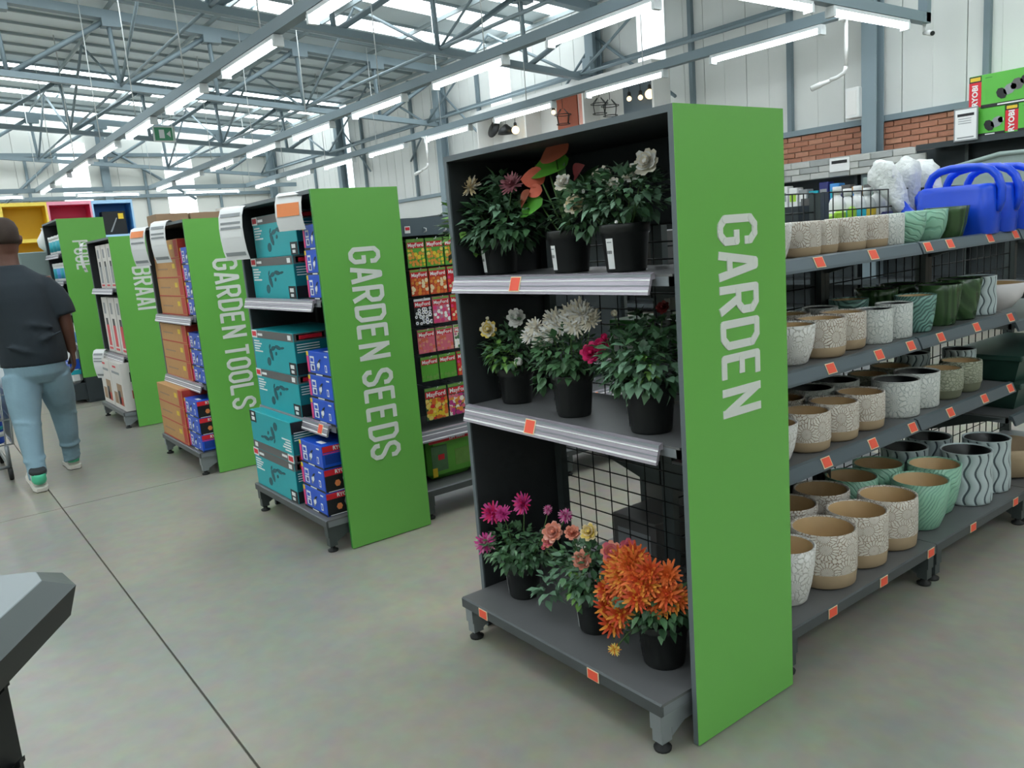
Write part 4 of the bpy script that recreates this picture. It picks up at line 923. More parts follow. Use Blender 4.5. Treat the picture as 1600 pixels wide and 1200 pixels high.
# ------------------------------------------------------------------ seed packets
PK = {}
def packet_mesh(kind, w_, h):
    k = (kind, w_, h)
    if k in PK: return PK[k]
    cols = {'marigold': ('leaf_bright', ['petal_gold', 'petal_yellow', 'print_yellow']), 'poppy': ('petal_ember', ['petal_orange', 'petal_cream', 'petal_gold']), 'daisy': ('print_black', ['print_white', 'petal_white']), 'pinkmix': ('petal_rose', ['petal_palepink', 'petal_white', 'print_pink']),
            'redmix': ('print_red', ['petal_orange', 'petal_cream', 'print_pink']), 'coral': ('petal_rose', ['petal_coral', 'petal_peach', 'petal_rose']), 'mauve': ('petal_ivory', ['petal_palepink', 'petal_white', 'leaf_mid']), 'lawn': ('leaf_bright', ['leaf_light', 'leaf_bright']),
            'zinnia': ('leaf_dark', ['petal_yellow', 'print_red', 'petal_orange', 'print_yellow']), 'aster': ('leaf_dark', ['petal_orchid', 'petal_gold', 'petal_ivory', 'petal_rose'])}[kind]
    rnd = random.Random(hash(kind) % 99 if False else len(kind)*7+ord(kind[0])); b = MB()
    # facing +X, in the YZ plane
    b.box(0, .004, -w_/2, w_/2, 0, h, cols[0]); b.box(.003, .0046, -w_/2+.002, w_/2-.002, h*.90, h*.985, 'print_white' if kind == 'daisy' else 'leaf_light')
    b.box(.003, .005, -w_/2+.003, w_/2-.003, h*.68, h*.88, 'print_red')
    n = 5 if w_ < .12 else 7
    top = .62 if kind != 'lawn' else .2
    for i in range(n):
        for j in range(n):
            if rnd.random() < .12: continue
            y = -w_/2+w_*(i+.5+rnd.uniform(-.25, .25))/n; z = h*(.03+top*(j+.5+rnd.uniform(-.25, .25))/n); r = w_*.085*rnd.uniform(.8, 1.4); m = rnd.choice(cols[1])
            b.prism([(.004, max(-w_/2+.001, min(w_/2-.001, y+r*math.cos(q*PI/3))), max(.002, min(h*.66, z+r*math.sin(q*PI/3)))) for q in range(6)], (.0008+.0004*rnd.random(), 0, 0), m)
            if kind == 'daisy': b.prism([(.0052, y+r*.4*math.cos(q*PI/2), max(.002, z+r*.4*math.sin(q*PI/2))) for q in range(4)], (.0006, 0, 0), 'navy_pack')
    PK[k] = b.mesh('pouch'); return PK[k]
DESC = {'marigold': 'yellow marigold', 'poppy': 'orange poppy', 'daisy': 'black and white daisy', 'pinkmix': 'pink and white', 'redmix': 'red mixed-flower', 'coral': 'coral flower', 'mauve': 'pale mauve flower', 'lawn': 'green lawn', 'zinnia': 'red and yellow zinnia', 'aster': 'purple aster'}
GRID = [(1.31, .145, .105, ['marigold', 'marigold', 'marigold', 'poppy', 'redmix']), (1.165, .135, .105, ['poppy', 'poppy', 'redmix', 'coral', 'poppy']), (1.01, .14, .105, ['daisy', 'pinkmix', 'redmix', 'daisy', 'coral']), (.862, .125, .105, ['coral', 'coral', 'mauve', 'pinkmix', 'mauve']), (.712, .13, .105, ['lawn', 'lawn', 'redmix', 'lawn', 'redmix']), (.50, .175, .138, ['zinnia', 'aster', 'zinnia', 'aster'])]
XS = -2.285
for ri, (z, h, w_, kinds) in enumerate(GRID):
    for ci, kd in enumerate(kinds):
        y = .555+w_/2+ci*(w_+.008)+.004*ri
        t = thing('seed_packet', '%s seed packet, row %s, %s from the GARDEN SEEDS board' % (DESC[kd], ['one', 'two', 'three', 'four', 'five', 'six'][ri], ORD[ci]), 'seed packet', (XS, y, z), 0, 'seed packets on hooks')
        link('pouch', packet_mesh(kd, w_, h), t)
        put_text('MayFord', .026 if w_ < .12 else .034, 'print_white', t, (.0055, 0, h*.78), (0, 1, 0), (0, 0, 1), bold=.0006)
        MB().tube([(-.30, 0, h-.006), (.02, 0, h-.006), (.03, 0, h+.004)], .0025, 'wire_white', 4).build('hook', t)
# curled wire hooks above the top row
for i, y in enumerate((.66, .78)):
    b = MB(); b.tube([(-.3, 0, 0), (0, 0, 0), (.02, 0, .006), (.02, 0, .018), (.0, 0, .022), (-.02, 0, .018)], .003, 'wire_white', 5)
    tag(b.build('display_hook', None, (XS+.02, y, 1.485)), 'empty white wire hook above the seed packets, %s from the board' % ORD[i], 'hook', 'empty hooks')
t = thing('lawn_seed_bag', 'large green lawn seed bag with red corner below the seed packets', 'bag', (XS-.05, .715, .162))
b = MB(); b.box(-.04, .045, -.145, .145, .0, .255, 'leaf_bright', bev=.03); b.build('bag', t)
b = MB(); b.box(.0445, .047, -.14, .14, .205, .235, 'print_red'); b.box(.0445, .0465, -.13, -.03, .05, .19, 'leaf_mid'); b.box(.0466, .0475, -.09, -.05, .11, .14, 'print_red'); b.box(.0445, .0465, .02, .13, .06, .15, 'leaf_light'); b.box(.0445, .047, -.13, -.1, .02, .07, 'print_yellow'); b.build('print', t)
put_text('LM seed', .03, 'print_white', t, (.0475, .04, .22), (0, 1, 0), (0, 0, 1), bold=.0006)
t2 = dup(t, (XS-.05, 1.02, .162), 'green lawn seed bag partly behind the flower shelf unit')

# ------------------------------------------------------------------ boxed goods on the other end units
def blob(b, y, cx, cz, rx, rz, ang, m, k=8):
    c, s = math.cos(ang), math.sin(ang)
    b.prism([(cx+rx*math.cos(q*2*PI/k)*c-rz*math.sin(q*2*PI/k)*s, y, cz+rx*math.cos(q*2*PI/k)*s+rz*math.sin(q*2*PI/k)*c) for q in range(k)], (0, -.0007, 0), m)
BX = {}
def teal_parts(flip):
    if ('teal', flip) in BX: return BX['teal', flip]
    w_, d, h = .58, .34, .215
    c = MB(); c.box(0, w_, 0, d, 0, h, 'teal_box', bev=.002); carton = c.mesh('carton')
    b = MB(); y = -.0004; z = lambda v: (h-v*h) if flip else v*h; x = lambda v: (w_-v*w_) if flip else v*w_
    def R_(x0, x1, z0, z1, m, yy=y):
        a, e = sorted((x(x0), x(x1))); f, g = sorted((z(z0), z(z1))); b.box(a, e, yy-.0008, yy, f, g, m)
    R_(.003, .997, .80, .995, 'box_grey'); R_(.0, .13, .80, .995, 'print_white', y-.0009); R_(.015, .115, .84, .96, 'print_red', y-.0018)
    R_(.15, .27, .86, .92, 'print_white', y-.0009); R_(.88, .95, .84, .95, 'print_white', y-.0009)
    for i, l in enumerate((.14, .19, .16, .12, .2)): R_(.03, .03+l, .70-i*.065, .735-i*.065, 'print_white')
    R_(.84, .997, .01, .3, 'print_black'); R_(.87, .95, .16, .25, 'print_white', y-.0009); R_(.88, .94, .05, .12, 'print_white', y-.0009)
    an = PI if flip else 0
    for cx, cz, rx, rz, a in ((.36, .23, .05, .07, .3), (.44, .42, .035, .11, .5), (.50, .58, .06, .035, .2), (.62, .62, .07, .035, -.1), (.72, .62, .05, .02, .1), (.42, .62, .03, .02, .8), (.56, .46, .025, .03, .4)):
        blob(b, y, x(cx), z(cz), rx*w_, rz*h*1.6, a+an, 'teal_deep')
    # right side face
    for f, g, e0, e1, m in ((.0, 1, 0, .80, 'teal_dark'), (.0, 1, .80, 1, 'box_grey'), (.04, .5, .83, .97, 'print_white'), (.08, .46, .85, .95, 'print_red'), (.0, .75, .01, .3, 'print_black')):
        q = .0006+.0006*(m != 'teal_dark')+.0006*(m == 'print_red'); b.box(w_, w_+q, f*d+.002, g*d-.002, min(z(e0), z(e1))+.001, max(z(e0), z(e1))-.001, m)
    for i in range(4): b.box(w_, w_+.0014, .04*d, .4*d, h*(.72-.06*i), h*(.74-.06*i), 'print_white')
    BX['teal', flip] = (carton, b.mesh('print')); return BX['teal', flip]
def tool_carton(loc, label, flip=False, rz=0):
    t = thing('tool_carton', label, 'box', loc, rz, 'teal tool cartons'); a, p = teal_parts(flip); link('carton', a, t); link('print', p, t); return t
TL = ['upper', 'lower']
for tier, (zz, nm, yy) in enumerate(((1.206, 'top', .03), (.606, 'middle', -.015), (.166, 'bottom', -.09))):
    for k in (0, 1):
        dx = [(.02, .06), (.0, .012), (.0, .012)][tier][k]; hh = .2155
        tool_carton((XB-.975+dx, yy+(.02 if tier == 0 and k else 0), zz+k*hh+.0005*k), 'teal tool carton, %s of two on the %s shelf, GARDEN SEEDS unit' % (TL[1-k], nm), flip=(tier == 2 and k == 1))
def ryobi_parts(side):
    if ('ryobi', side) in BX: return BX['ryobi', side]
    w_, d, h = .285, .27, .116
    c = MB(); c.box(0, w_, 0, d, 0, h, 'blue_box', bev=.002); carton = c.mesh('carton'); b = MB(); y = -.0004
    def R_(x0, x1, z0, z1, m, yy=y): b.box(x0*w_, x1*w_, yy-.0007, yy, z0*h, z1*h, m)
    R_(.0, .09, .1, .78, 'print_pink'); R_(.0, .09, .8, .99, 'print_yellow'); R_(.0, 1, 0, .09, 'print_black'); R_(.35, .62, .02, .07, 'print_white', y-.0008)
    R_(.14, .32, .5, .8, 'print_white'); R_(.14, .32, .18, .46, 'print_white'); R_(.17, .29, .57, .72, 'blue_box', y-.0008); R_(.2, .29, .22, .4, 'blue_dark', y-.0008)
    for cx, cz, rx, rz, a, m in ((.5, .45, .07, .13, .5, 'print_white'), (.54, .62, .09, .05, .5, 'print_black'), (.47, .3, .04, .08, .3, 'print_grey')): blob(b, y-.0009, cx*w_, cz*h, rx*w_, rz*h, a, m)
    R_(.76, .84, .2, .5, 'print_white'); R_(.78, .82, .25, .45, 'blue_box', y-.0008); R_(.78, .9, .82, .88, 'print_white')
    if side == 'dark':
        b.box(w_, w_+.0007, .004, d-.004, .004, h-.004, 'print_black')
        for cy, cz, ry, rz, m in ((.25, .35, .06, .15, 'print_orange'), (.4, .5, .05, .2, 'print_grey'), (.65, .45, .08, .2, 'blue_dark'), (.8, .35, .05, .12, 'print_white')): b.prism([(w_+.0007, (cy+ry*math.cos(q*PI/3))*d, (cz+rz*math.sin(q*PI/3))*h) for q in range(6)], (.0006, 0, 0), m)
        b.box(w_, w_+.0016, .004, d*.7, h*.72, h*.97, 'print_red'); b.box(w_, w_+.0016, .06*d, .8*d, .02*h, .05*h, 'print_white')
    else:
        b.box(w_, w_+.0012, .05*d, .55*d, .2*h, .6*h, 'blue_dark'); b.box(w_, w_+.0016, .004, d*.7, h*.72, h*.97, 'print_red'); b.box(w_, w_+.0016, .004, d*.6, h*.64, h*.68, 'print_pink'); b.box(w_, w_+.0016, 0.004, d-.004, 0.003, .08*h, 'print_black')
    b.box(.3*w_, .8*w_, .2*d, .35*d, h, h+.0007, 'blue_dark'); b.box(.55*w_, .8*w_, .1*d, .2*d, h, h+.0009, 'print_white')
    BX['ryobi', side] = (carton, b.mesh('print')); return BX['ryobi', side]
def drill_carton(loc, label, side='dark', rz=0, text=True):
    t = thing('drill_carton', label, 'box', loc, rz, 'blue power tool cartons'); a, p = ryobi_parts(side); link('carton', a, t); link('print', p, t)
    if text: put_text('RYOBI', .026, 'print_white', t, (.2872, .095, .098), (0, 1, 0), (0, 0, 1), bold=.0007)
    return t
PO = ['lowest', 'middle', 'topmost']
for zz, nm, yy, xx in ((1.206, 'top', .03, -.228), (.606, 'middle', .0, -.295), (.166, 'bottom', -.075, -.335)):
    for k in range(3): q_ = drill_carton((XB+xx-.01*(nm == 'bottom'), yy+.004*k, zz+k*.1168), 'blue drill carton, %s of three on the %s shelf, GARDEN SEEDS unit' % (PO[k], nm), 'dark' if k < 2 else 'blue'); q_.scale.x = .7 if nm == 'top' else .93
# cartons on the GARDEN TOOLS unit
w_, d, h = .66, .34, .132
b = MB(); b.box(0, w_, 0, d, 0, h, 'cardboard', bev=.002); BC = b.mesh('carton')
b = MB(); b.box(0, w_, -.001, 0, 0, .008, 'box_red'); b.box(w_*.86, w_*.99, -.001, 0, .012, h-.004, 'box_red'); b.box(w_*.7, w_*.8, -.001, 0, h*.5, h*.75, 'print_yellow'); b.box(w_*.1, w_*.5, -.0008, 0, h*.45, h*.52, 'cardboard_dull'); b.box(w_, w_+.001, .002, d-.002, .002, h-.002, 'box_red'); b.box(w_*.9, w_-.002, .002, d-.01, h, h+.0008, 'box_red'); BP = b.mesh('print')
def brown_carton(loc, label, rz=0):
    t = thing('tool_case_carton', label, 'box', loc, rz, 'brown tool cartons'); link('carton', BC, t); link('print', BP, t)
for zz, nm, yy, n in ((1.066, 'top', .03, 4), (.606, 'middle', .0, 3), (.161, 'bottom', -.09, 3)):
    for k in range(n):
        brown_carton((XC-.985, yy, zz+k*.1325), 'brown red-edged carton, %s from the bottom, %s shelf of the GARDEN TOOLS unit' % (ORD[k], nm))
        drill_carton((XC-.315, yy+.01, zz+k*.1168), 'blue drill carton, %s from the bottom, %s shelf of the GARDEN TOOLS unit' % (ORD[k], nm), 'blue' if (nm == 'bottom' and k == 0) else 'dark')
# white cartons on the BRAAI unit
def white_carton(loc, size, label, ms, vertical=True):
    t = thing('braai_carton', label, 'box', loc, 0, 'white braai cartons'); a, c, h = size
    MB().box(0, a, 0, c, 0, h, 'box_white', bev=.003).build('carton', t); b = MB()
    if vertical:
        b.box(a*.3, a*.7, -.001, 0, h*.12, h*.5, ms); b.box(a*.35, a*.65, -.0016, 0, h*.5, h*.62, 'print_black'); b.box(a*.2, a*.8, -.001, 0, h*.05, h*.09, 'print_red'); b.box(a*.25, a*.55, -.001, 0, h*.7, h*.9, 'print_grey'); b.box(a, a+.001, c*.3, c*.7, h*.2, h*.6, ms)
    else:
        b.box(a*.45, a*.9, -.001, 0, h*.1, h*.55, 'cardboard_dull'); b.box(a*.5, a*.7, -.0016, 0, h*.12, h*.4, 'print_black'); b.box(a*.6, a*.85, -.0016, 0, h*.1, h*.28, 'box_red'); b.box(a*.1, a*.4, -.001, 0, h*.1, h*.35, 'cardboard_dull'); b.box(a*.15, a*.85, -.001, 0, h*.75, h*.8, 'print_grey'); b.box(a*.3, a*.6, -.001, 0, h*.88, h*.92, 'print_red'); b.box(a, a+.001, c*.2, c*.5, h*.6, h*.8, 'print_black'); b.box(a, a+.001, c*.2, c*.5, h*.25, h*.42, 'box_red')
    b.build('print', t)
for k in range(3):
    white_carton((XD-.80+k*.235, .03, 1.256), (.21, .25, .40), 'tall white carton, %s from the left on the top shelf of the BRAAI unit' % ORD[k], 'print_grey')
    white_carton((XD-.93+k*.29, .03, .641), (.26, .25, .53), 'tall white carton with red print, %s from the left on the middle BRAAI shelf' % ORD[k], 'print_red')
for k in range(2): white_carton((XD-.97+k*.475, -.075, .151), (.45, .36, .44), 'big white grill carton, %s one on the bottom BRAAI shelf' % ['left', 'right'][k], 'print_grey', False)
# pool chemicals on the POOL unit
def tub(loc, label, h=.2, r=.085, m='teal_label', cap='print_white'):
    t = thing('pool_tub', label, 'tub', loc, 0, 'pool chemical tubs')
    MB().lathe([(r*.94, 0), (r, .01), (r, h*.82), (r*.95, h*.84)], 'print_white', 20).build('tub', t); MB().lathe([(r*1.04, h*.82), (r*1.04, h), (r*.98, h*1.01)], cap, 20).build('lid', t); MB().lathe([(r*1.01, h*.15), (r*1.01, h*.72)], m, 20).build('label_wrap', t)
for si, (z, nm, mm) in enumerate(((1.641, 'top', 'teal_label'), (1.341, 'second', 'display_blue'), (1.001, 'third', 'blue_dark'), (.621, 'fourth', 'blue_box'))):
    for k in range(4): tub((XE-.86+k*.235, .04-.0, z), 'white tub with blue label, %s from the left on the %s POOL shelf' % (ORD[k], nm), .2 if si < 3 else .22, .095, mm if k % 2 else 'teal_label', 'print_white' if si != 2 else 'navy_pack')
def chem_bag(loc, label):
    t = thing('chemical_bag', label, 'bag', loc, 0, 'bags on the POOL base')
    b = MB(); b.box(-.14, .14, -.06, .06, 0, .40, 'print_white', bev=.03); b.build('bag', t); b = MB(); b.box(-.132, .132, -.0625, -.06, .16, .27, 'blue_box'); b.box(-.134, .134, -.0625, -.06, .10, .15, 'teal_label'); b.box(.14, .1425, -.05, .05, .16, .27, 'blue_box'); b.box(.14, .1425, -.05, .05, .10, .15, 'teal_label'); b.box(-.1, .0, -.0635, -.06, .19, .2, 'print_white'); b.box(.03, .1, -.0635, -.06, .23, .24, 'print_white'); b.build('print', t)
    MB().lathe([(.03, .39), (.03, .43), (.02, .44)], 'teal_label', 12).build('cap', t)
for k in range(3): chem_bag((XE-.82+k*.30, -.12, .2205), 'white and blue pool bag on the POOL base, %s from the left' % ORD[k])

# curved price flyers clipped to the shelf tops
def flyer(loc, w_, pts, label, m='clear_sleeve', band=None, rz=.45):
    t = thing('price_flyer', label, 'flyer', loc, rz, 'hanging price flyers')
    b = MB(); n = len(pts)
    vs = [(x, y, z) for x in (-w_/2, w_/2) for y, z in pts]+[(x, y-.0015, z) for x in (-w_/2, w_/2) for y, z in pts]
    b.add(vs, [(i, i+1, n+i+1, n+i) for i in range(n-1)]+[(2*n+i, 3*n+i, 3*n+i+1, 2*n+i+1) for i in range(n-1)], m, True); b.build('sleeve', t)
    for k, (u, hh, mm) in enumerate(band or []):
        b = MB()
        i = min(n-2, int(u*(n-1))); f = u*(n-1)-i; a = Vector((0, *pts[i])); c = Vector((0, *pts[i+1])); p = a.lerp(c, f); dd = (c-a).normalized(); nn = Vector((0, dd.z, -dd.y)); nn = nn if nn.y < 0 else -nn
        e = Vector((w_*.42, 0, 0)); q = p+nn*.003; b.prism([q-e, q+e, q+e+dd*hh, q-e+dd*hh], nn*.0006, mm); b.build('print', t)
arc = [(.0, .0), (-.03, .012), (-.06, .0), (-.078, -.04), (-.085, -.1), (-.083, -.16), (-.075, -.22), (-.06, -.27)]
PB = [(.38, .02, 'print_grey'), (.5, .012, 'print_grey'), (.56, .012, 'print_grey'), (.62, .03, 'print_white'), (.88, .02, 'print_grey')]
flyer((XB-.93, .0, 1.69), .17, arc, 'curved white price flyer at the top left of the GARDEN SEEDS unit', band=PB)
flyer((XB-.21, .0, 1.70), .16, [(.02, 0), (.0, .012), (-.02, -.0), (-.035, -.04), (-.04, -.09), (-.035, -.13), (-.025, -.165)], 'orange and grey price flyer at the top of the GARDEN SEEDS board', band=[(.3, .02, 'print_white'), (.5, .06, 'print_orange')])
flyer((XC-.98, .0, 1.70), .16, arc, 'curved flyer with orange top at the left of the GARDEN TOOLS unit', band=[(.35, .05, 'print_orange')]+PB[2:])
flyer((XC-.40, .0, 1.71), .15, arc, 'curved white price flyer in the middle of the GARDEN TOOLS unit', band=PB)
flyer((XD-.90, .0, 1.69), .10, arc, 'curved white price flyer at the top of the BRAAI unit', band=PB, rz=.1)
flyer((XD-.9, -.02, .66), .16, arc, 'curved white price flyer over the bottom cartons of the BRAAI unit', band=PB)

# cartons on top behind the BRAAI board
for k, (yy, xx) in enumerate(((.60, -6.75), (.91, -6.75))):
    t = thing('plain_carton', 'plain brown carton on top of the bay behind the BRAAI board, %s' % ['left one', 'right one'][k], 'box', (xx, yy, 1.601), 0, 'cartons on the top deck')
    MB().box(-.16, .16, -.145, .145, 0, .29, 'cardboard_dull', bev=.003).build('carton', t); MB().box(.16, .1615, -.09, .05, .19, .215, 'print_grey').build('print', t); MB().box(-.16, .16, -.02, .02, .29, .2908, 'cardboard').build('tape', t)
t = thing('storage_box', 'pale grey box on top behind the GARDEN TOOLS unit', 'box', (-6.7, 1.22, 1.601)); MB().box(-.15, .15, -.12, .12, 0, .30, 'print_grey', bev=.006).build('box', t); MB().box(-.16, .16, -.13, .13, .30, .33, 'box_white', bev=.005).build('lid', t)

# bright cube shelves far behind the walking man
for k, (y0, y1, nm) in enumerate(((-.62, .09, 'yellow'), (.09, .80, 'yellow'), (.80, 1.51, 'pink'), (1.51, 2.20, 'blue'))):
    t = thing('cube_shelf', {0: 'bright yellow display shelf at the far left, hidden behind the man', 1: 'bright yellow display shelf beside the man\'s head', 2: 'bright pink display shelf in the distance', 3: 'bright blue display shelf in the distance'}[k], 'display shelf', (-15, y0, 0), 0, 'coloured display shelves')
    W2 = y1-y0; m, e = 'display_'+nm, 'edge_'+nm
    MB().box(-.5, -.48, 0, W2, 0, 2.68, m).build('back_panel', t)
    for yy in (.0, W2-.03): b = MB(); b.box(-.48, -.006, yy, yy+.03, 0, 2.68, m); b.box(-.006, 0, yy, yy+.03, 0, 2.68, e); b.build('side_panel', t)
    for z in (2.62, 2.0, 1.4, .8, .1): b = MB(); b.box(-.48, -.006, .03, W2-.03, z, z+.06, m); b.box(-.006, 0, .03, W2-.03, z, z+.06, e); b.build('shelf', t)
t = thing('tool_case', 'black case with yellow sticker on the blue display shelf', 'case', (-15.2, 1.87, 2.061)); MB().box(-.1, .12, -.2, .2, 0, .42, 'black_plastic', bev=.01).build('case', t); b = MB(); b.box(.12, .123, .07, .16, .28, .38, 'print_yellow'); b.prism([(.12, -.1, .05), (.12, -.07, .05), (.12, .05, .3), (.12, .03, .3)], (.002, 0, 0), 'print_grey'); b.build('sticker', t)
t = thing('white_vase', 'white rounded vase beside the man\'s head', 'vase', (-9.9, .02, 1.70)); MB().lathe([(.05, 0), (.11, .06), (.12, .14), (.07, .22), (.05, .26), (.06, .28)], 'white_plastic', 18).build('body', t); MB().lathe([(.05, .27), (.0001, .27)], 'print_grey', 18).build('mouth', t)
t = thing('storage_cabinet', 'grey-green cabinet between the man and the POOL unit', 'cabinet', (-9.9, -.10, 0)); MB().box(-.3, .25, -.25, .25, 0, 1.70, 'grey_tub', bev=.01).build('body', t); MB().box(.25, .262, -.23, .23, .1, 1.66, 'grey_tub').build('door', t); MB().box(.262, .275, .17, .19, .8, .95, 'leg_silver').build('handle', t)

# ------------------------------------------------------------------ back wall: stone strip, shelving, lawn tool cartons, lamp display
t = thing('wall_shelving', 'long dark wall shelving under the brick band', 'shelf unit', (0, 8.45, 0))
MB().box(-21, 1.5, .48, .53, 0, 2.1, 'dark_panel').build('back_panel', t)
for z in (2.1, 1.5, 1.0, .5, .12): b = MB(); b.box(-21 if z < 2 else -3.6, 1.5, 0, .48, z, z+.03, 'shelf_dark'); b.box(-21 if z < 2 else -3.6, 1.5, -.012, 0, z-.03, z+.035, 'dark_panel'); b.build('shelf', t)
for x in (-21, -18, -15, -12, -9, -6, -4.6, -3.2, -1.8, -.4, 1): MB().box(x-.02, x+.02, .4, .48, 0, 2.1, 'leg_dark').build('upright', t)
t = thing('stone_header', 'pale grey stone cladding strip below the bricks', 'cladding', (0, 8.62, 0)); MB().box(-7.2, -3.75, .02, .06, 1.88, 2.14, 'stone_grey').build('backing', t)
sm_ = [MB().box(-.14, .14, -.012, .025, 0, .078, m, bev=.006).mesh('stone') for m in ('stone_pale', 'stone_grey', 'stone_pale')]
for r in range(3):
    for k in range(12): link('stone', sm_[(k*2+r) % 3], t, (-7.0+k*.288+(.13 if r % 2 else 0), random.uniform(-.008, .004), 1.885+r*.083))
for k, (x, z) in enumerate(((-4.68, 1.95), (-5.66, 1.88))):
    t = thing('shelf_sign', 'small white price sign on the stone strip, %s one' % ['right', 'left'][k], 'sign', (x, 8.585, z), 0, 'price signs on the stone strip'); MB().box(-.14, .14, 0, .012, 0, .17, 'print_white').build('card', t); MB().box(-.11, .11, -.002, 0, .1, .14, 'print_black').build('print', t)
# varied packs along the wall shelf
ms = ['print_white', 'grey_tub', 'display_blue', 'print_grey', 'lime_pack', 'box_grey', 'teal_label', 'print_white', 'cardboard', 'navy_pack']
mn = ['white', 'grey-green', 'blue', 'light grey', 'lime', 'dark grey', 'teal', 'white', 'tan', 'navy']
for k in range(24):
    x = -6.9+k*.155; hh = .2+.1*((k*7) % 4)/3
    t = thing('wall_pack', '%s pack on the far wall shelf, %s from its left end' % (mn[(k*3) % 10], ORD[k]), 'pack', (x, 8.62, 1.531), 0, 'packs on the far wall shelf'); MB().box(-.065, .065, -.08, .08, 0, hh, ms[(k*3) % 10], bev=.008).build('pack', t); MB().box(-.05, .05, -.0815, -.08, hh*.3, hh*.7, ms[(k*3+4) % 10]).build('print', t)
def mower_carton(loc, a, h, label, sign=True):
    t = thing('lawn_tool_carton', label, 'box', loc, 0, 'green lawn tool cartons'); MB().box(0, a, 0, .4, 0, h, 'green_box', bev=.004).build('carton', t)
    b = MB(); b.box(0, .13, -.003, 0, .02, h*.8, 'print_red'); b.box(0, .13, -.003, 0, h*.8, h*.985, 'print_black'); b.box(.012, .12, -.0045, 0, h*.84, h*.95, 'print_yellow'); b.box(.13, a, -.003, 0, 0, h*.1, 'print_black'); b.box(.3, a*.8, -.004, 0, h*.03, h*.07, 'print_white')
    for cx, cz, rx, rz, m in ((.34, .36, .05, .06, 'print_black'), (.42, .45, .07, .05, 'print_grey'), (.5, .56, .06, .06, 'box_grey'), (.57, .66, .05, .04, 'print_black'), (.46, .5, .03, .03, 'print_white')):
        if cx+rx < a: blob(b, -.003, cx, cz*h, rx, rz*1.1, .6, m)
    b.box(.17, .24, -.003, 0, h*.88, h*.9, 'green_deep'); b.build('print', t)
    put_text('RYOBI', .082, 'print_white', t, (.067, -.0052, h*.405), (0, 0, 1), (-1, 0, 0), bold=.003)
mower_carton((-3.14, 8.47, 2.135), .50, .30, 'green lawn tool carton behind the framed sign, lower row left')
mower_carton((-2.635, 8.47, 2.135), 1.0, .30, 'green lawn tool carton, lower row right, cut by the frame')
mower_carton((-3.02, 8.47, 2.4365), 1.15, .36, 'green lawn tool carton on the upper row at the top right')
t = thing('framed_sign', 'white framed price sign leaning on the green cartons', 'sign', (-3.02, 8.40, 2.105)); MB().box(-.13, .13, 0, .012, 0, .36, 'print_grey').build('frame', t); MB().box(-.115, .115, -.003, 0, .015, .345, 'print_white').build('card', t); b = MB(); b.box(-.09, .09, -.005, 0, .27, .30, 'print_black'); [b.box(-.08, .06, -.005, 0, .24-.025*i, .247-.025*i, 'print_grey') for i in range(3)]; b.box(-.09, .09, -.005, 0, .03, .045, 'print_grey'); b.build('print', t)
t = thing('wheelbarrow_tub', 'large grey-green plastic tub lying above the watering cans', 'tub', (-2.35, 8.15, 1.531))
b = MB(); b.prism([(-.85, 0, .0), (.85, 0, 0), (.95, 0, .22), (.6, 0, .34), (-.2, 0, .36), (-.75, 0, .26), (-.95, 0, .14)], (0, .28, 0), 'grey_tub'); b.build('tub', t); MB().tube([(-.95, .0, .14), (-.75, -.01, .27), (-.2, -.01, .37), (.6, -.01, .35), (.95, 0, .23)], .025, 'grey_tub', 8).build('rim', t)

t = thing('lamp_display', 'white wall-hung display of pendant lamps behind the flower unit', 'display', (0, 8.3, 0))
Z0, Z1 = 2.75, 3.97
MB().box(-12.4, -7.62, .0, .40, Z1-.05, Z1, 'white_paint').build('top_panel', t); MB().box(-12.4, -7.62, 0, .40, Z0, Z0+.05, 'white_paint').build('bottom_panel', t); MB().box(-12.4, -7.62, .37, .40, Z0, Z1, 'white_paint').build('back_panel', t)
for x in (-12.4, -10.85, -9.25, -7.65): MB().box(x, x+.04, 0, .37, Z0+.05, Z1-.05, 'white_paint').build('divider', t)
MB().box(-12.4, -7.62, -.012, 0, Z1-.06, Z1, 'white_plastic').build('fascia', t)
MB().box(-10.3, -9.75, .34, .368, Z0+.05, Z1-.06, 'petal_rust').build('copper_panel', t); MB().box(-8.6, -7.66, .34, .368, Z0+.05, Z1-.06, 'rail_dark').build('teal_panel', t); MB().box(-9.7, -9.3, .34, .368, Z0+.05, Z1-.06, 'petal_blush').build('beige_panel', t)
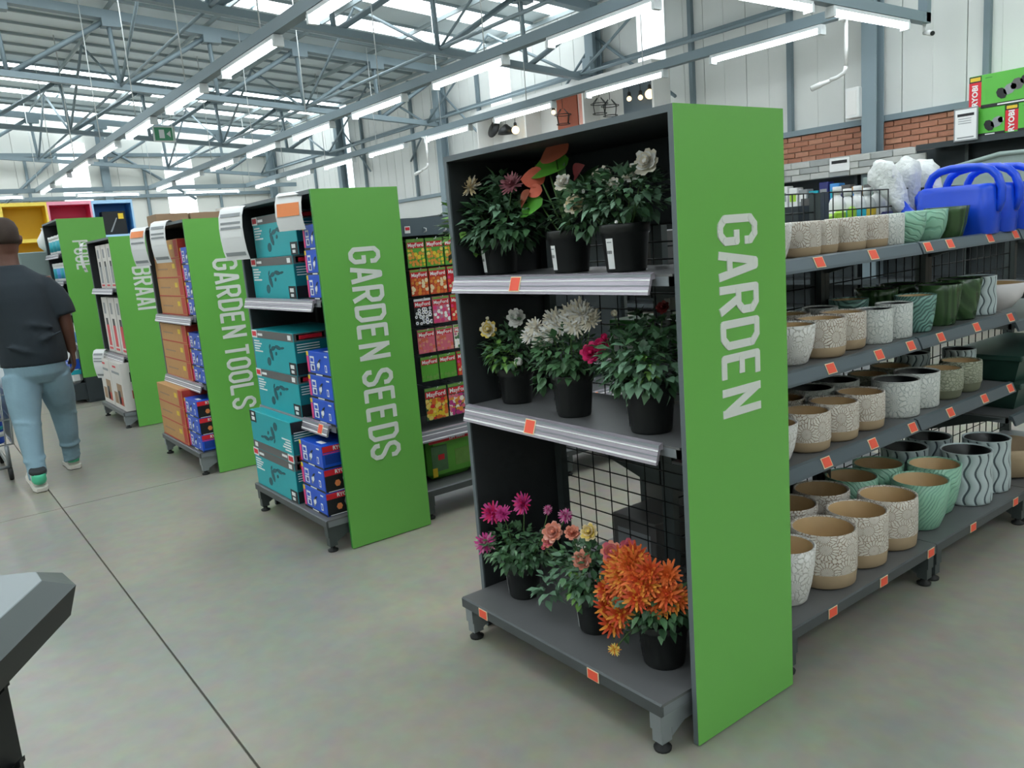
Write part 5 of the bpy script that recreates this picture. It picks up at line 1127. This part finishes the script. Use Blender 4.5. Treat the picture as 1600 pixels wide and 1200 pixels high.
for k, (x, kd, dz) in enumerate(((-12.1, 'disc', .62), (-11.65, 'dome', .6), (-11.35, 'globe', .66), (-11.0, 'bulb', .5), (-10.2, 'bulb', .45), (-9.95, 'cage', .6), (-9.0, 'cage', .55), (-8.75, 'cage', .7), (-8.3, 'bulb', .65), (-8.05, 'bulb', .7), (-7.85, 'globe', .6))):
    q = thing('pendant_lamp', '%s pendant lamp in the wall display, %s from the left' % ({'disc': 'black disc', 'dome': 'black dome', 'globe': 'glowing clear globe', 'bulb': 'bare bulb', 'cage': 'black frame'}[kd], ORD[k]), 'lamp', (x, 8.47, Z1-.05), 0, 'pendant lamps')
    dz *= .5
    MB().lathe([(.06, -.03), (.06, 0)], 'black_plastic', 12).build('ceiling_rose', q); MB().tube([(0, 0, -.02), (0, 0, -dz)], .006, 'black_plastic', 4).build('cord', q)
    if kd == 'disc': MB().lathe([(.02, -dz), (.17, -dz-.03), (.17, -dz-.05), (.02, -dz-.04)], 'black_plastic', 18, M=Matrix.Translation((0, 0, -dz)) @ Matrix.Rotation(1.2, 4, 'X') @ Matrix.Translation((0, 0, dz))).build('shade', q)
    elif kd == 'dome': MB().lathe([(.03, -dz), (.06, -dz-.03), (.15, -dz-.1), (.17, -dz-.18), (.16, -dz-.18), (.05, -dz-.04)], 'black_plastic', 18).build('shade', q)
    elif kd == 'cage':
        b = MB()
        for a in range(4): b.tube([(.04*math.cos(a*PI/2), .04*math.sin(a*PI/2), -dz), (.15*math.cos(a*PI/2), .15*math.sin(a*PI/2), -dz-.1), (.12*math.cos(a*PI/2), .12*math.sin(a*PI/2), -dz-.26)], .007, 'black_plastic', 5)
        for rr, zz in ((.15, -.1), (.12, -.26)): b.tube([(rr*math.cos(a*PI/6), rr*math.sin(a*PI/6), -dz+zz) for a in range(12)], .007, 'black_plastic', 5, close=True)
        b.build('shade', q)
    else: MB().lathe([(.02, -dz+.02), (.03, -dz), (.03, -dz-.05)], 'black_plastic', 12).build('socket', q)
    if kd in ('globe', 'bulb'):
        r = .075 if kd == 'globe' else .04; MB().lathe([(.02, -dz-.04)]+[(r*math.sin(.3+a*.28), -dz-.05-r+r*math.cos(.3+a*.28)) for a in range(10)], 'bulb_warm', 14).build('bulb', q)

# ------------------------------------------------------------------ the walking man, seen from behind (faces -X)
def skin_mesh(J, E_, name, matn, sub=2, root=None):
    names = list(J); me = bpy.data.meshes.new(name); me.from_pydata([J[n][0] for n in names], [(names.index(a), names.index(b)) for a, b in E_], [])
    o = bpy.data.objects.new(name, me); C.objects.link(o)
    m = o.modifiers.new('skin', 'SKIN'); m.use_smooth_shade = True
    for i, n in enumerate(names):
        r = J[n][1]; sv = me.skin_vertices[0].data[i]; sv.radius = r if isinstance(r, tuple) else (r, r); sv.use_root = (n == root)
    s = o.modifiers.new('sub', 'SUBSURF'); s.levels = sub; s.render_levels = sub
    dg = bpy.context.evaluated_depsgraph_get(); out = bpy.data.meshes.new_from_object(o.evaluated_get(dg)); out.name = name
    bpy.data.objects.remove(o); bpy.data.meshes.remove(me)
    out.materials.clear(); out.materials.append(MATS[matn])
    for p in out.polygons: p.use_smooth = True
    return out
man = thing('person', 'person in dark navy T-shirt and light jeans walking away, white sneakers with mint heels', 'person', (-5.05, -.87, 0))
def V3(*a): return Vector(a)
b = MB()    # body: one fused surface
b.loft([((0, 0, .80), .12, .15), ((0, 0, .95), .15, .165), ((0, -.01, 1.12), .15, .165), ((0, -.025, 1.30), .14, .17), ((0, -.035, 1.42), .10, .16), ((0, -.04, 1.47), .07, .08)], 'skin_brown')
b.tube([(0, -.04, 1.44), (-.01, -.038, 1.53), (-.015, -.037, 1.60)], [.07, .062, .062], 'skin_brown', 16)
b.loft([((-.02, -.036, 1.555), .055, .05), ((-.03, -.036, 1.59), .085, .068), ((-.025, -.036, 1.65), .1, .08), ((-.018, -.036, 1.70), .108, .084), ((-.012, -.036, 1.75), .106, .083), ((-.012, -.036, 1.79), .085, .068), ((-.012, -.036, 1.815), .05, .04)], 'skin_brown')
b.tube([(-.115, -.036, 1.70), (-.135, -.036, 1.665), (-.12, -.036, 1.65)], [.010, .018, .012], 'skin_brown', 8)
for s_ in (-1, 1): b.loft([((-.01, -.036+s_*.086, 1.64), .012, .008), ((-.005, -.036+s_*.092, 1.665), .022, .011), ((-.008, -.036+s_*.094, 1.69), .02, .012), ((-.01, -.036+s_*.09, 1.70), .01, .008)], 'skin_brown', 10)
def arm(sh, el, wr, dn, out_, pl):
    sh, el, wr, d, s_, n = (Vector(x) for x in (sh, el, wr, dn, out_, pl)); fa = el.lerp(wr, .35)
    b.tube([sh, sh.lerp(el, .4), el, fa, el.lerp(wr, .7), wr], [.062, .058, .046, .046, .037, .029], 'skin_brown', 14)
    # palm, four curled fingers and a thumb
    for o in (-.022, -.007, .008, .023): b.tube([wr+s_*o*.6, wr+d*.045+s_*o, wr+d*.092+s_*o], [.016, .0155, .012], 'skin_brown', 8)
    for o, L in ((-.026, .075), (-.009, .086), (.009, .08), (.026, .062)):
        k = wr+d*.09+s_*o; a = k+d*L*.45+n*.012; c = a+d*L*.33+n*.026; e = c+d*L*.12+n*.02
        b.tube([k, a, c, e], [.0105, .0095, .0085, .007], 'skin_brown', 8)
    a = wr+d*.03-s_*.02; c = a+d*.032-s_*.022+n*.014; e = c+d*.036-s_*.002+n*.016
    b.tube([a, c, e], [.014, .011, .0085], 'skin_brown', 8)
arm((0, .135, 1.40), (.03, .225, 1.13), (-.02, .245, .875), (-.12, 0, -1), (1, 0, -.12), (-.1, -1, 0))
arm((0, -.20, 1.40), (-.02, -.30, 1.14), (-.27, -.29, 1.04), (-1, 0, -.15), (0, -1, 0), (-.15, 0, -1))
for pts in (((-.01, .09, .82), (-.15, .14, .50), (-.165, .145, .33), (-.215, .15, .09)), ((.01, -.09, .82), (.06, -.115, .50), (.14, -.12, .33), (.235, -.125, .11))): b.tube(pts, [.09, .06, .055, .038], 'skin_brown', 14)
link('body', b.fused('body', 'skin_brown', .007, 3), man)
for s_ in (-1, 1): MB().lathe([(.0001, -.011), (.011, 0), (.0001, .011)], 'print_white', 10, M=Matrix.Translation((-.118, -.036+s_*.032, 1.70))).build('eye', man)
MB().box(-.122, -.105, -.06, -.012, 1.612, 1.620, 'petal_mauve').build('mouth', man)
MB().loft([((-.006, -.036, 1.645), .085, .079), ((-.004, -.036, 1.67), .098, .0855), ((-.006, -.036, 1.70), .103, .0885), ((-.010, -.036, 1.745), .1075, .0875), ((-.012, -.036, 1.788), .0885, .0715), ((-.012, -.036, 1.812), .055, .045), ((-.012, -.036, 1.822), .02, .018)], 'hair_black', 28).build('hair', man)
b = MB()    # loose T-shirt
b.loft([((.005, .005, .825), .185, .205), ((.01, .003, .90), .19, .208), ((.012, -.005, 1.02), .19, .205), ((.008, -.015, 1.15), .185, .202), ((.004, -.025, 1.28), .178, .205), ((0, -.03, 1.37), .16, .205), ((0, -.035, 1.43), .125, .17), ((0, -.04, 1.475), .09, .115), ((0, -.042, 1.505), .078, .082)], 'shirt_navy', 32)
b.tube([(0, .06, 1.36), (.006, .13, 1.345), (.014, .18, 1.28), (.022, .208, 1.21), (.03, .225, 1.135)], [.085, .09, .092, .09, .087], 'shirt_navy', 18)
b.tube([(0, -.12, 1.36), (0, -.19, 1.345), (-.004, -.24, 1.28), (-.01, -.27, 1.21), (-.02, -.30, 1.135)], [.085, .09, .092, .09, .086], 'shirt_navy', 18)
for zz, yy, aa in ((.93, -.05, .5), (1.0, .06, -.4), (1.1, .02, .3)): b.tube([(.175, yy-.12, zz+aa*.1), (.197, yy, zz), (.175, yy+.12, zz-aa*.1)], [.01, .018, .01], 'shirt_navy', 8)
link('shirt', b.fused('shirt', 'shirt_navy', .011, 12), man)
b = MB()    # jeans with folds at the knees and ankles
b.loft([((.0, 0, .70), .12, .15), ((.01, 0, .76), .16, .185), ((.015, 0, .83), .168, .19), ((.0, 0, .90), .16, .18), ((.0, 0, .93), .155, .175)], 'denim', 28)
legs = (((-.005, .092, .76), (-.05, .108, .66), (-.10, .125, .56), (-.155, .14, .47), (-.168, .145, .38), (-.175, .147, .28), (-.205, .15, .16), (-.218, .15, .075)), ((.022, -.092, .76), (.035, -.10, .66), (.05, -.108, .56), (.07, -.115, .47), (.105, -.118, .38), (.15, -.12, .28), (.21, -.124, .17), (.24, -.125, .095)))
for L in legs:
    b.tube(L, [.118, .114, .104, .088, .08, .07, .058, .054], 'denim', 20)
    for i, f in ((3, .3), (5, .6), (6, .1), (6, .45), (6, .8)):
        c = Vector(L[i]).lerp(Vector(L[i+1]), f); rr = [.118, .112, .102, .088, .08, .07, .058, .054][i]*.93
        b.tube([c+V3(rr*math.cos(a), rr*math.sin(a), .02*math.sin(a+i)) for a in [-1.6+.4*q for q in range(9)]], [.006]+[.012]*7+[.006], 'denim', 6)
link('jeans', b.fused('jeans', 'denim', .009, 4), man)
def shoe(loc, pitch, yaw):
    M_ = Matrix.Translation(loc) @ Matrix.Rotation(yaw, 4, 'Z') @ Matrix.Rotation(pitch, 4, 'Y')
    J = {'heel': ((.055, 0, .055), (.042, .05)), 'mid': ((-.03, 0, .05), (.044, .044)), 'ball': ((-.12, 0, .042), (.052, .036)), 'toe': ((-.175, 0, .035), (.038, .028)), 'ank': ((.035, 0, .10), (.046, .046))}
    me = skin_mesh({k: (tuple(M_ @ Vector(v[0])), v[1]) for k, v in J.items()}, [('heel', 'mid'), ('mid', 'ball'), ('ball', 'toe'), ('mid', 'ank')], 'shoe', 'shoe_white', 2, 'mid'); s = link('shoe', me, man)
    b = MB(); P = [(.098, -.03), (.098, .03), (.06, .046), (-.05, .046), (-.13, .052), (-.2, .03), (-.2, -.03), (-.13, -.052), (-.05, -.046), (.06, -.046)]
    b.prism([M_ @ Vector((x, y, 0)) for x, y in P], M_.to_3x3() @ Vector((0, 0, .026)), 'shoe_white'); b.prism([M_ @ Vector((x*.98, y*.98, -.004)) for x, y in P], M_.to_3x3() @ Vector((0, 0, .004)), 'shoe_dark'); b.build('sole', s)
    b = MB(); b.lathe([(.046, .05), (.055, .07), (.052, .105), (.046, .118)], 'shoe_mint', 16, M=M_ @ Matrix.Translation((.048, 0, 0)) @ Matrix.Diagonal((1, .82, 1, 1))); b.build('heel_patch', s)
    b = MB(); b.lathe([(.05, .112), (.054, .122), (.05, .138)], 'shoe_dark', 16, M=M_ @ Matrix.Translation((.034, 0, 0))); b.build('collar', s)
shoe((-.265, .155, .005), 0, .0)
shoe((.235, -.13, .028), .22, .05)

# ------------------------------------------------------------------ shopping trolley beside the man
t = thing('shopping_trolley', 'white wire trolley filled with blue cans beside the man, cut by the left edge', 'trolley', (-5.66, -1.31, 0))
b = MB()
def ring(z, sx, sy, r=.006): b.tube([(-sx, -sy, z), (sx, -sy, z), (sx, sy, z), (-sx, sy, z)], r, 'wire_white', 6, close=True)
for z, k in ((.26, .86), (.44, .91), (.62, .95), (.82, 1.0)): ring(z, .42*k, .29*k, .007 if z < .8 else .011)
for side in (-1, 1):
    for i in range(13): y = -.28+.56*i/12; b.tube([(side*.42*.86, y*.86, .26), (side*.42, y, .82)], .004, 'wire_white', 4)
    for i in range(17): x = -.41+.82*i/16; b.tube([(x*.86, side*.29*.86, .26), (x, side*.29, .82)], .004, 'wire_white', 4)
for i in range(13): y = -.28+.56*i/12; b.tube([(-.36, y*.86, .26), (.36, y*.86, .26)], .004, 'wire_white', 4)
tag(b.build('wire_basket', t), kind='stuff')
b = MB(); b.tube([(-.36, -.2, .1), (.36, -.2, .1), (.40, -.2, .26)], .014, 'leg_silver', 6); b.tube([(-.36, .2, .1), (.36, .2, .1), (.40, .2, .26)], .014, 'leg_silver', 6); b.tube([(-.36, -.2, .1), (-.36, .2, .1)], .014, 'leg_silver', 6); b.tube([(.36, -.2, .1), (.36, .2, .1)], .012, 'leg_silver', 6); b.build('undercarriage', t)
b = MB(); b.tube([(.42, -.28, .82), (.50, -.28, .98), (.50, .28, .98), (.42, .28, .82)], .014, 'wire_white', 6); b.build('handle', t)
for sx in (-.34, .34):
    for sy in (-.2, .2):
        wv = MB(); wv.lathe([(.045, -.014), (.05, -.01), (.05, .01), (.045, .014)], 'rubber', 16, M=Matrix.Translation((sx, sy, .05)) @ Matrix.Rotation(PI/2, 4, 'X')); wv.build('wheel', t)
cn = None; n_ = 0
for lv in range(3):
    for i in range(5):
        for j in range(3):
            n_ += 1; loc = (-5.66-.28+i*.14, -1.31-.15+j*.15, .268+lv*.172)
            lab = 'blue can in the trolley, %s layer, %s from the man, %s from the left' % (['bottom', 'middle', 'top'][lv], ORD[4-i], ORD[j])
            if cn is None:
                cn = thing('drink_can', lab, 'can', loc, 0, 'blue cans in the trolley')
                MB().lathe([(.05, 0), (.06, .008), (.06, .155), (.052, .165), (.048, .166)], ['blue_box', 'blue_box', 'blue_dark', 'leg_silver'], 16).build('can_body', cn)
                b = MB(); b.lathe([(.0605, .05), (.0605, .085)], 'print_white', 16); b.lathe([(.0607, .1), (.0607, .125)], 'teal_label', 16); b.build('label_wrap', cn)
            else: dup(cn, loc, lab)

# ------------------------------------------------------------------ dark counter corner at the lower left
ctr = thing('checkout_counter', 'black counter corner at the lower left edge of the picture', 'counter', (.03, -1.43, 0))
A_ = Vector((-.55, -.835, 0)); B_ = Vector((.862, -.506, 0)); Z = Vector((0, 0, 1))
def cpt(a, b_, z): return A_*a+B_*b_+Z*z
def slab(inset_lo, z0, inset_hi, z1, m, name):
    def outl(i, z): return [cpt(-.047+i, .035+i*.5, z), cpt(-.005+i*.5, -.02+i, z), cpt(.9, -.02+i, z), cpt(.9, .75, z), cpt(-.047+i, .75, z)]
    lo, hi = outl(inset_lo, z0), outl(inset_hi, z1); n = len(lo); mb = MB(); mb.add(lo+hi, [list(range(n))[::-1], list(range(n, 2*n))]+[(k, (k+1) % n, n+(k+1) % n, n+k) for k in range(n)], m); return mb.build(name, ctr)
mat('counter_top', '#7c8586', .4); mat('counter_bevel', '#3b4341', .4)
slab(.0, .982, .036, 1.0, 'counter_bevel', 'bevel_edge'); slab(.036, 1.0, .037, 1.001, 'counter_top', 'top_surface'); slab(.012, .94, .0, .982, 'black_plastic', 'edge_band')
MB().prism([cpt(.06, .06, 0), cpt(.06, .14, 0), cpt(.14, .14, 0), cpt(.14, .06, 0)], (0, 0, .94), 'black_plastic').build('post', ctr)
MB().prism([cpt(.06, .62, 0), cpt(.06, .70, 0), cpt(.14, .70, 0), cpt(.14, .62, 0)], (0, 0, .94), 'black_plastic').build('post', ctr)
for z in (.735, .852): MB().prism([cpt(.06, .08, z), cpt(.06, .095, z), cpt(.045, .095, z+.012), cpt(.045, .08, z+.012)], (0, 0, .008), 'black_plastic').build('cable_hook', ctr)
